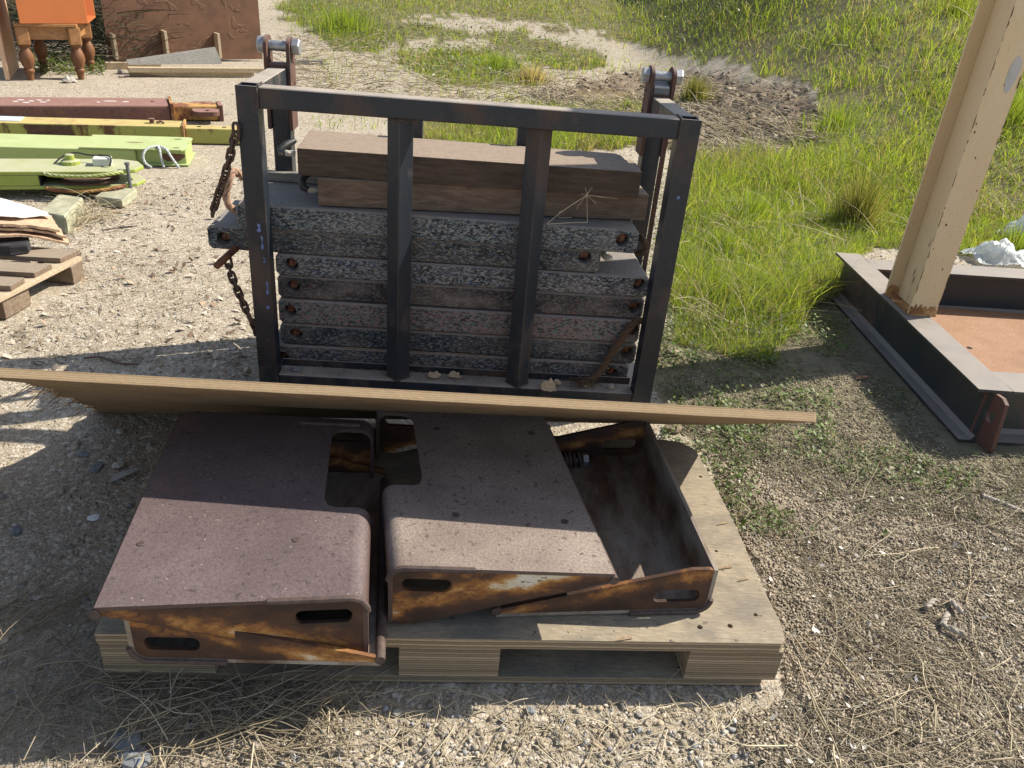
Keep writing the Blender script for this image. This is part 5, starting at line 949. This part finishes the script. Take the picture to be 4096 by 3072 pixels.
cardsheet('cardboard_sheet', [(-260, 290), (435, 235), (360, 150), (-260, 170)], .232, .010, M['card'], 'middle corrugated cardboard sheet of the pile with a pale ragged edge', 4, .062)
cardsheet('cardboard_sheet', [(-260, 265), (390, 210), (345, 130), (-260, 130)], .250, .012, M['card'], 'upper corrugated cardboard sheet of the pile right under the paper', 6, .05)
cardsheet('paper_sheet', [(-260, 235), (335, 130), (300, 95), (-260, 40)], .268, .004, M['paper'], 'greyish white paper sheet draped on top of the cardboard pile', 8, .045, 'paper')

# ================================================================== BACK LEFT: table, cabinet, panels, planks
L4 = dict(fr=(-4.338, 7.884), fl=(-4.675, 7.633), br=(-4.505, 8.401), bl=(-4.891, 8.236))
tb = thing('turned_leg_table', 'low pine table with four fat turned brown legs carrying the orange cabinet', 'table', (-4.6, 8.04, 0)); LT = .455
for k, (x, y) in L4.items():
    mb = MB(); mb.lathe([(.026, .0), (.03, .03), (.034, .055), (.042, .065), (.046, .078), (.042, .09), (.036, .096), (.05, .13), (.062, .175), (.06, .21), (.045, .25), (.036, .268), (.034, .276), (.046, .286), (.05, .295), (.04, .303)], (x, y, 0), 24); lg = mb.build('leg', M['turned'], tb, smooth=True)
    mb = MB(); s = .052; e1 = np.array([.337, .251])/.42; e2 = np.array([-e1[1], e1[0]]); mb.prism([(*(np.array([x, y])+e1*a*s+e2*b*s), .300) for a, b in ((-1, -1), (1, -1), (1, 1), (-1, 1))], (0, 0, LT-.301)); mb.build('leg_block', M['pine'], lg, bevel=.012)
for a, b in (('fl', 'fr'), ('fr', 'br'), ('br', 'bl'), ('bl', 'fl')):
    p, q = np.array(L4[a]), np.array(L4[b]); dd = (q-p)/np.linalg.norm(q-p); nn = np.array([-dd[1], dd[0]]); p = p+dd*.053; q = q-dd*.053; mb = MB(); mb.hexa([(*(p-nn*.012), .345), (*(q-nn*.012), .345), (*(q+nn*.012), .345), (*(p+nn*.012), .345), (*(p-nn*.012), .454), (*(q-nn*.012), .454), (*(q+nn*.012), .454), (*(p+nn*.012), .454)]); mb.build('apron', M['pine'], tb)
c4 = np.mean(list(L4.values()), 0); tp = [np.array(L4[k])+(np.array(L4[k])-c4)*.20 for k in ('fl', 'fr', 'br', 'bl')]
mb = MB(); mb.hexa([(*p, .456) for p in tp]+[(*p, .482) for p in tp]); mb.build('table_top', M['pine'], tb, bevel=.004)
cb = thing('orange_cabinet', 'orange painted cabinet with a red open side standing on the low pine table', 'cabinet', (*c4, .483))
a0, a1 = U(*z1(160, 190), z=.484), U(*z1(708, 190), z=.484); a2 = U(*z1(770, 140), z=.484); dv = (a2-a1)[:2]; e = [a0[:2], a1[:2], a1[:2]+dv*1.0, a0[:2]+dv*1.0]
def cbx(pts, za, zb, nm, m): mb = MB(); mb.hexa([(*p, za) for p in pts]+[(*p, zb) for p in pts]); return mb.build(nm, m, cb, bevel=.003)
e = [np.array(p) for p in e]; du = (e[1]-e[0])/np.linalg.norm(e[1]-e[0]); dw = (e[3]-e[0])/np.linalg.norm(e[3]-e[0])
cbx([e[0], e[1], e[1]+dw*.018, e[0]+dw*.018], .484, 1.15, 'front_panel', M['orange']); cbx([e[3]-dw*.018, e[2]-dw*.018, e[2], e[3]], .484, 1.15, 'back_panel', M['orange'])
cbx([e[0]+dw*.019, e[1]+dw*.019, e[2]-dw*.019, e[3]-dw*.019], .484, .502, 'bottom_panel', M['orange']); cbx([e[1]-du*.10+dw*.019, e[1]-du*.085+dw*.019, e[2]-du*.085-dw*.019, e[2]-du*.10-dw*.019], .503, 1.15, 'inner_side', M['red']); cbx([e[0]+dw*.019, e[0]+du*.018+dw*.019, e[3]+du*.018-dw*.019, e[3]-dw*.019], .503, 1.15, 'outer_side', M['orange'])
# door panel leaning left of the table
d0, d1 = np.array([-4.801, 7.515]), np.array([-5.115, 8.20]); dn = np.array([.91, .42])
mb = MB(); mb.hexa([(*(d0-dn*.035), .0), (*d0, .0), (*d1, .0), (*(d1-dn*.035), .0)]+[(*(p), 1.9) for p in (d0-dn*.035, d0, d1, d1-dn*.035)]); dr = mb.build('door_panel', M['door'], bevel=.002); tag(dr, 'peach coloured door panel standing on edge left of the low pine table', 'door panel'); BASE[dr.name] = dr.location
mb = MB(); 
for u in (.34, .42): p = d0*(1-u)+d1*u; q_ = d0*(1-u-.02)+d1*(u+.02); mb.hexa([(*p, .62), (*(p+dn*.006), .62), (*(q_+dn*.006), .62), (*q_, .62), (*p, 1.9), (*(p+dn*.006), 1.9), (*(q_+dn*.006), 1.9), (*q_, 1.9)])
mb.build('moulding', plain('dark_moulding', (.16, .08, .05), .6, .2, 10), dr)
# brown formply panel with brackets
p0, p1 = np.array([-4.56, 8.917]), np.array([-3.292, 10.054]); dd = (p1-p0)/np.linalg.norm(p1-p0); nb = np.array([-dd[1], dd[0]]); lean = .04
def pp_(u, o, z): return (*(p0+dd*u+nb*(o+lean*z)), z)
Lp = np.linalg.norm(p1-p0); mb = MB(); mb.hexa([pp_(0, 0, .02), pp_(Lp, 0, .02), pp_(Lp, .02, .02), pp_(0, .02, .02), pp_(0, 0, 1.25), pp_(Lp, 0, 1.25), pp_(Lp, .02, 1.25), pp_(0, .02, 1.25)]); bp = mb.build('formply_board', M['brownply'], base=(*p0, 0)); tag(bp, 'large brown formply panel standing upright behind the low table and planks', 'panel'); BASE[bp.name] = Vector((*p0, 0))
for u, zz in ((.03, .30), (.56, .33), (1.14, .31)):
    mb = MB(); mb.hexa([pp_(u, -.115, .05), pp_(u+.03, -.115, .05), pp_(u+.03, -.002, .05), pp_(u, -.002, .05), pp_(u, -.115, zz), pp_(u+.03, -.115, zz), pp_(u+.03, -.002, zz), pp_(u, -.002, zz)]); mb.build('bracket', M['palebat'], bp, bevel=.003)
mb = MB(); R_ = random.Random(3)
for i in range(26):
    u, zz = R_.uniform(.1, Lp-.1), R_.uniform(.1, 1.0); a = R_.uniform(0, 6.28); P = [np.array(pp_(u, -.004, zz))]
    for k in range(R_.randint(2, 6)): a += R_.uniform(-.7, .7); u += .03*math.cos(a); zz += .03*math.sin(a); P.append(np.array(pp_(u, -.004-R_.random()*.012, max(.03, zz))))
    mb.tube(P, .0018, 4)
tag(mb.build('dry_vine', plain('pale_vine', (.33, .22, .13), .9, .3, 30), bp), kind='stuff')
def plank(A, B, wid, h, m, lab, z=0., tilt=0.):
    A, B = np.array(A[:2], float), np.array(B[:2], float); d_ = (B-A)/np.linalg.norm(B-A); n_ = np.array([-d_[1], d_[0]]); f_ = lambda u, v, w: (*(A+d_*u+n_*v), z+w+tilt*v); L_ = np.linalg.norm(B-A); mb = MB(); mb.box(0, L_, 0, wid, 0, h, f=f_); tag(mb.build('timber_plank', m, bevel=.003), lab, 'plank', 'planks at the foot of the brown panel')
plank(U(*z1(1045, 612), z=0), U(*z1(2045, 612), z=0), .05, .045, M['pale'], 'front pale pine plank lying flat at the foot of the brown panel')
plank(U(*z1(1035, 580), z=.05), U(*z1(2150, 585), z=.05), .08, .045, M['pale'], 'upper pale pine plank resting on the front plank', .046)
plank(U(*z1(855, 558), z=0), U(*z1(1300, 558), z=0), .06, .065, M['pale'], 'short pale plank end sticking out left of the stacked planks')
A, B = U(*z1(1030, 520), z=.095), U(*z1(1788, 515), z=.095); d_ = (B-A); d_[2] = 0; L_ = np.linalg.norm(d_); d_ /= L_; n_ = np.array([-d_[1], d_[0], 0]); mb = MB()
mb.hexa([A, A+d_*L_, A+d_*L_+n_*.02, A+n_*.02, A+np.array([0, 0, .035])+n_*.06, A+d_*L_*.97+np.array([0, 0, .155])+n_*.10, A+d_*L_*.97+np.array([0, 0, .155])+n_*.12, A+np.array([0, 0, .035])+n_*.08]); tag(mb.build('timber_plank', M['grey'], bevel=.003), 'grey weathered tapered board leaning on the pale planks', 'plank', 'planks at the foot of the brown panel')
A, B = U(*z2(700, 478), z=0), U(*z2(910, 478), z=0); plank(A, B, .06, .05, M['grey'], 'single grey batten lying on the gravel behind the left pivot bolt')
for px, py, s, lab in ((270, 330, .05, 'rough brown stone, left one of the small heap under the table edge'), (285, 328, .055, 'pale broken stone, right one of the small heap under the table edge'), (480, 293, .03, 'dark lump between the table and the pale plank')):
    c = U(px, py, z=0); mb = MB(); mb.lathe([(s*.3, -.005), (s*.8, s*.1), (s*.75, s*.6), (s*.3, s*1.0), (s*.1, s*1.05)], c, 7); tag(mb.build('stone', M['stone'], rough=s*.22), lab, 'stone', 'single stones on the yard')
# white crate at the back
cr = thing('white_crate', 'white painted board crate standing behind the brown panel', 'crate', (-5.0, 15.6, 0)); w0, w1, w2 = np.array([-5.3, 15.35]), np.array([-4.93, 15.75]), np.array([-4.7, 15.95])
def cw(a, b, za, zb, th=.03): d_ = (b-a)/np.linalg.norm(b-a); n_ = np.array([-d_[1], d_[0]]); mb = MB(); mb.hexa([(*a, za), (*b, za), (*(b+n_*th), za), (*(a+n_*th), za), (*a, zb), (*b, zb), (*(b+n_*th), zb), (*(a+n_*th), zb)]); mb.build('side_board', M['white'], cr, bevel=.004)
for k in range(6): cw(w0-(w1-w0)*2, w1, .02+.2*k, .205+.2*k); cw(w2, w2+np.array([.45, 1.6]), .02+.2*k, .21+.2*k)
mb = MB(); mb.hexa([(*w1+np.array([.02, .05]), 0), (*w2, 0), (*(w2+np.array([-.1, .6])), 0), (*(w1+np.array([-.1, .6])), 0)]+[(*p, 1.2) for p in (w1+np.array([.02, .05]), w2, w2+np.array([-.1, .6]), w1+np.array([-.1, .6]))]); mb.build('opening_shade_block', M['hole_shade'], cr)  # solid black block fills the gap, painting the shade inside the crate
mb = MB(); mb.box(-9.5, -4.6, 10.6, 10.75, 0, 2.6); mb.box(-9.5, -4.6, 10.52, 10.60, 2.5, 2.62); tag(mb.build('dark_backdrop_box', plain('dark_backdrop_tone', (.05, .05, .045), .9, .3, 4), base=(-7, 10.7, 0)), 'dark backdrop box added behind the low table in place of shaded bushes', 'backdrop')  # dark box added as a backdrop for the shaded brush behind the table
# litter on the ground
def leafshape(px, py, l, w, ang, m, lab, cat='leaf', z=0.004):
    c = U(px, py, z=0); mb = MB(); n = 9; ca, sa = math.cos(ang), math.sin(ang); V = []
    for i in range(n):
        t = i/(n-1); ww = w*math.sin(math.pi*min(1, t*1.02))**.7*.5; zz = z+.006*math.sin(t*2.5)+.0015
        for s_ in (-1, 0, 1): u, v = (t-.5)*l, s_*ww+.15*l*math.sin(t*3)*.3; V.append((c[0]+ca*u-sa*v, c[1]+sa*u+ca*v, zz+abs(s_)*.003))
    F = [(3*i+j, 3*i+j+1, 3*i+4+j, 3*i+3+j) for i in range(n-1) for j in (0, 1)]; mb.add(V, F); mb.add([(x, y, z_-.0012) for x, y, z_ in V], [f_[::-1] for f_ in F]); tag(mb.build('fallen_leaf', m, smooth=True), lab, cat, 'single leaves and chips on the ground')
leafm = plain('dry_leaf', (.36, .30, .22), .9, .25, 40)
leafshape(497, 1915, .10, .028, .9, plain('grey_leaf', (.36, .35, .32), .9, .15, 30), 'curved grey leaf fragment on the ground left of the left guard cover')
leafshape(585, 1765, .045, .016, .5, leafm, 'tan wood chip on the ground left of the left guard cover'); leafshape(460, 745+90, .1, .02, .3, leafm, 'long dry leaf on the gravel below the nearest boom')
leafshape(520, 905, .13, .03, .7, leafm, 'broad dry leaf on the gravel right of the old pallet'); leafshape(3450, 1520, .07, .02, .4, plain('orange_leaf', (.38, .2, .1), .9, .3, 30), 'reddish dry leaf on the soil left of the base frame')
leafshape(3860, 1215, .10, .016, -.1, leafm, 'narrow dry leaf lying on the rusty floor plate of the base frame', z=.034)
def peb(px, py, s, m, lab, sc=(1, .8, .7)):
    c = U(px, py, z=0); mb = MB(); mb.lathe([(s*.25, -s*.1), (s*.8, s*.05), (s, s*.4), (s*.8, s*.8), (s*.25, s*1.0)], c, 9); o = mb.build('stone', m, rough=s*.13); o.scale = sc; o.rotation_euler.z = px; tag(o, lab, 'stone', 'single stones on the yard')
peb(65, 2128, .019, M['greystone'], 'blue-grey rounded stone at the left edge of the photo'); peb(373, 2070, .016, plain('white_flake', (.74, .75, .76), .8, .08, 60), 'bright white flake on the shaded dirt left of the guard cover', (1, .9, .2))
peb(475, 1865, .019, M['stone'], 'pale square-ish stone near the curved grey leaf'); peb(388, 1870, .022, M['greystone'], 'flat grey stone left of the pale square-ish stone', (1.2, .8, .35)); peb(483, 1728, .016, M['stone'], 'pale upright stone behind the left guard cover corner')
peb(333, 1818, .018, M['greystone'], 'flat blue-grey stone in the shade below the splintered sheet', (1.2, .7, .35)); peb(505, 2975, .03, M['greystone'], 'large grey stone at the lower left front', (1.2, .9, .5)); peb(550, 3050, .026, M['greystone'], 'grey stone at the bottom edge of the photo', (1.1, .9, .6))
peb(1590, 2853, .011, M['stone'], 'angular pale stone at the shadow edge in front of the pallet'); peb(2120, 2845, .012, M['greystone'], 'grey stone at the shadow edge in front of the middle block'); peb(2560, 2862, .011, M['stone'], 'small pale stone at the right of the front shadow edge')
peb(2690, 1720, .035, plain('dirt_clod', (.2, .15, .1), .95, .3, 40), 'dirt clod behind the pallet under the plywood sheet end'); peb(2690, 1415, .035, plain('dirt_clod_b', (.26, .21, .15), .95, .3, 40), 'pale dirt clod beside the right foot of the cage')
ropething('thin_stick', [U(*p, z=.008) for p in ((340, 1432), (400, 1428), (450, 1445), (500, 1456), (555, 1456))], .004, plain('brown_stick', (.13, .08, .06), .9, .3, 40), None, 'thin brown stick lying in the shade behind the plywood sheet', 'stick')
ropething('grey_stick', [U(*p, z=.008) for p in ((3930, 1980), (4010, 2010), (4096, 2048), (4200, 2090))], .005, plain('pale_stick', (.5, .45, .38), .9, .2, 40), None, 'pale bare stick lying on the litter at the right edge of the photo', 'stick')
for i, (p, q_) in enumerate((((3780, 2505), (3860, 2540)), ((3800, 2400), (3850, 2450)), ((3705, 2430), (3735, 2400)), ((3770, 2500), (3790, 2455)))):
    ropething('wood_chip', [U(*p, z=.012), (U(*p, z=.012)+U(*q_, z=.018))/2, U(*q_, z=.014)], .007, plain('grey_wood_chip', (.34, .30, .25), .9, .25, 40), None, ['longest grey wood chip of the small group in the dry stalks', 'upper grey wood chip of the small group in the dry stalks', 'separate grey wood chip left of the small group', 'upright grey wood chip across the small group'][i], 'wood chip')
